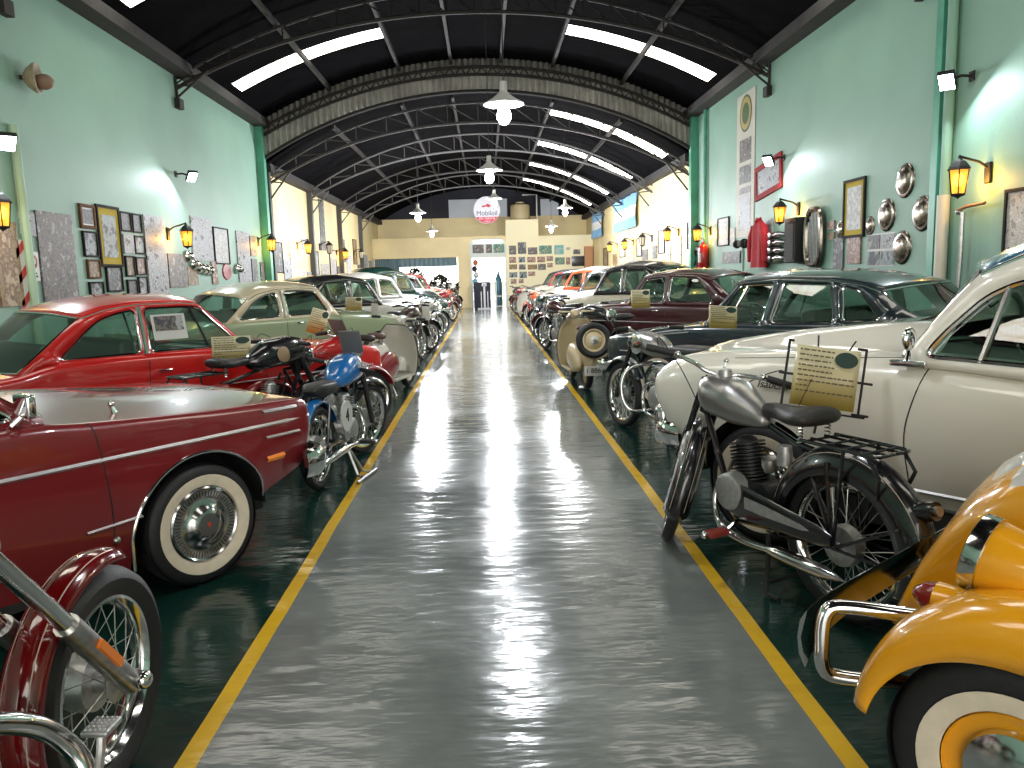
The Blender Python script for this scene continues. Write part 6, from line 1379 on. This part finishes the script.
# --- generic motorcycles further down both rows
def moto(name, label, front, rear, tankm, fendm, rimm=CHROME, seatm=LEA, big=1.0, wheelt=.075, steer=0, enclosed=None, tyrem=RUB, lights=True):
    b = Bike(name, label, front, rear, steer=steer, rake=26, Rf=.30, Rr=.30)
    b.wheels(wheelt, wheelt+.005, spokes=24, rimm=rimm, tyrem=tyrem); b.fork(.62, .075, CHROME, .02); b.bars(.32, .10, .14, cables=False); b.headlight(.08, tankm if big > 1 else CHROME); b.frame(); b.frontf(fendm, 15, 170, .13*big); b.rearf(fendm, 5, 185, .15*big)
    w_ = b.wb; tank_mesh('fuel_tank', [(w_-.25, .88, .03, .03), (w_-.30, .87, .10, .085), (w_-.45, .86, .13*big, .11), (w_-.62, .84, .11*big, .10), (w_-.74, .81, .03, .03)], tankm, b.t); b.bench(w_-.74, -.15, .79, .25, .10, seatm); b.engine(z=.34, r=.11); b.exhaust(1 if b.t.location.x > 0 else -1); b.stand()
    if enclosed: tank_mesh('side_panel', [(.42, .48, .03, .04), (.3, .50, .14, .14), (.0, .50, .15, .19), (-.3, .45, .12, .16), (-.42, .40, .04, .06)], enclosed, b.t)
    return b
BRN = paint('dark_brown', (.035, .018, .012)); GRN = paint('moss_green', (.01, .06, .045))
b = moto('dark_brown_motorcycle', 'big dark brown motorcycle with enclosed tail behind the white scooter', (-1.2, 14.1), (-1.5, 12.98), BRN, BRN, big=1.25, enclosed=BRN)
b = moto('chrome_fork_motorcycle', 'black motorcycle with a bright chrome front end, left row', (-1.14, 15.7), (-1.75, 14.75), BRN, BLK, enclosed=None, big=1.1)
b = moto('white_moped', 'white two-wheeler with a red line on its panel, left row', (-1.15, 18.3), (-1.6, 17.35), WH, WH, enclosed=WH)
b = moto('green_motorcycle', 'dark green motorcycle beyond the white one, left row', (-1.15, 19.7), (-1.85, 18.8), GRN, GRN, enclosed=GRN)
b = moto('cream_wheel_motorcycle', 'maroon motorcycle with cream rims near the far end of the left row', (-1.12, 25.85), (-1.6, 25.0), BUR, BUR, rimm=CREAM, big=1.15, tyrem=RUB)
b = moto('orange_motorcycle', 'orange and red motorcycle at the far end of the left row', (-1.15, 29.3), (-1.6, 28.4), OR, BUR)
b = moto('red_motorcycle', 'last dark motorcycle in the left row by the display stand', (-1.15, 32.85), (-1.6, 31.95), BLK, BLK)
b = moto('chrome_motorcycle', 'black motorcycle with polished chrome engine behind the cream scooter', (1.45, 12.7), (2.1, 11.75), BLK, BLK)
b = moto('maroon_motorcycle', 'motorcycle with deep maroon tank and a black front wheel on the yellow line', (1.15, 15.35), (1.55, 14.35), MR, BLK, big=1.15)
b = moto('small_black_motorcycle', 'thin wheeled motorcycle just beyond the maroon one, right row', (1.2, 16.75), (1.85, 15.9), BLK, BUR, wheelt=.06)
b = moto('green_shield_motorcycle', 'motorcycle with a dark green oval side panel, right row', (1.2, 19.35), (1.6, 18.35), GRN, BLK, wheelt=.06)
b = moto('orange_tank_motorcycle', 'motorcycle with an orange and red tank, right row', (1.2, 22.2), (1.6, 21.25), OR, BUR)
b = scooter('ivory_scooter', 'ivory scooter with a tall leg shield far down the right row', (1.15, 25.85), (1.45, 24.9), scw, scw, cow=OR)
b = moto('far_red_motorcycle', 'glossy dark red motorcycle near the far end of the right row', (1.1, 28.75), (1.5, 27.8), BUR, BUR, big=1.2)
b = moto('far_blue_motorcycle', 'last motorcycle of the right row, blue and red', (1.1, 31.4), (1.5, 30.45), NV, BUR)
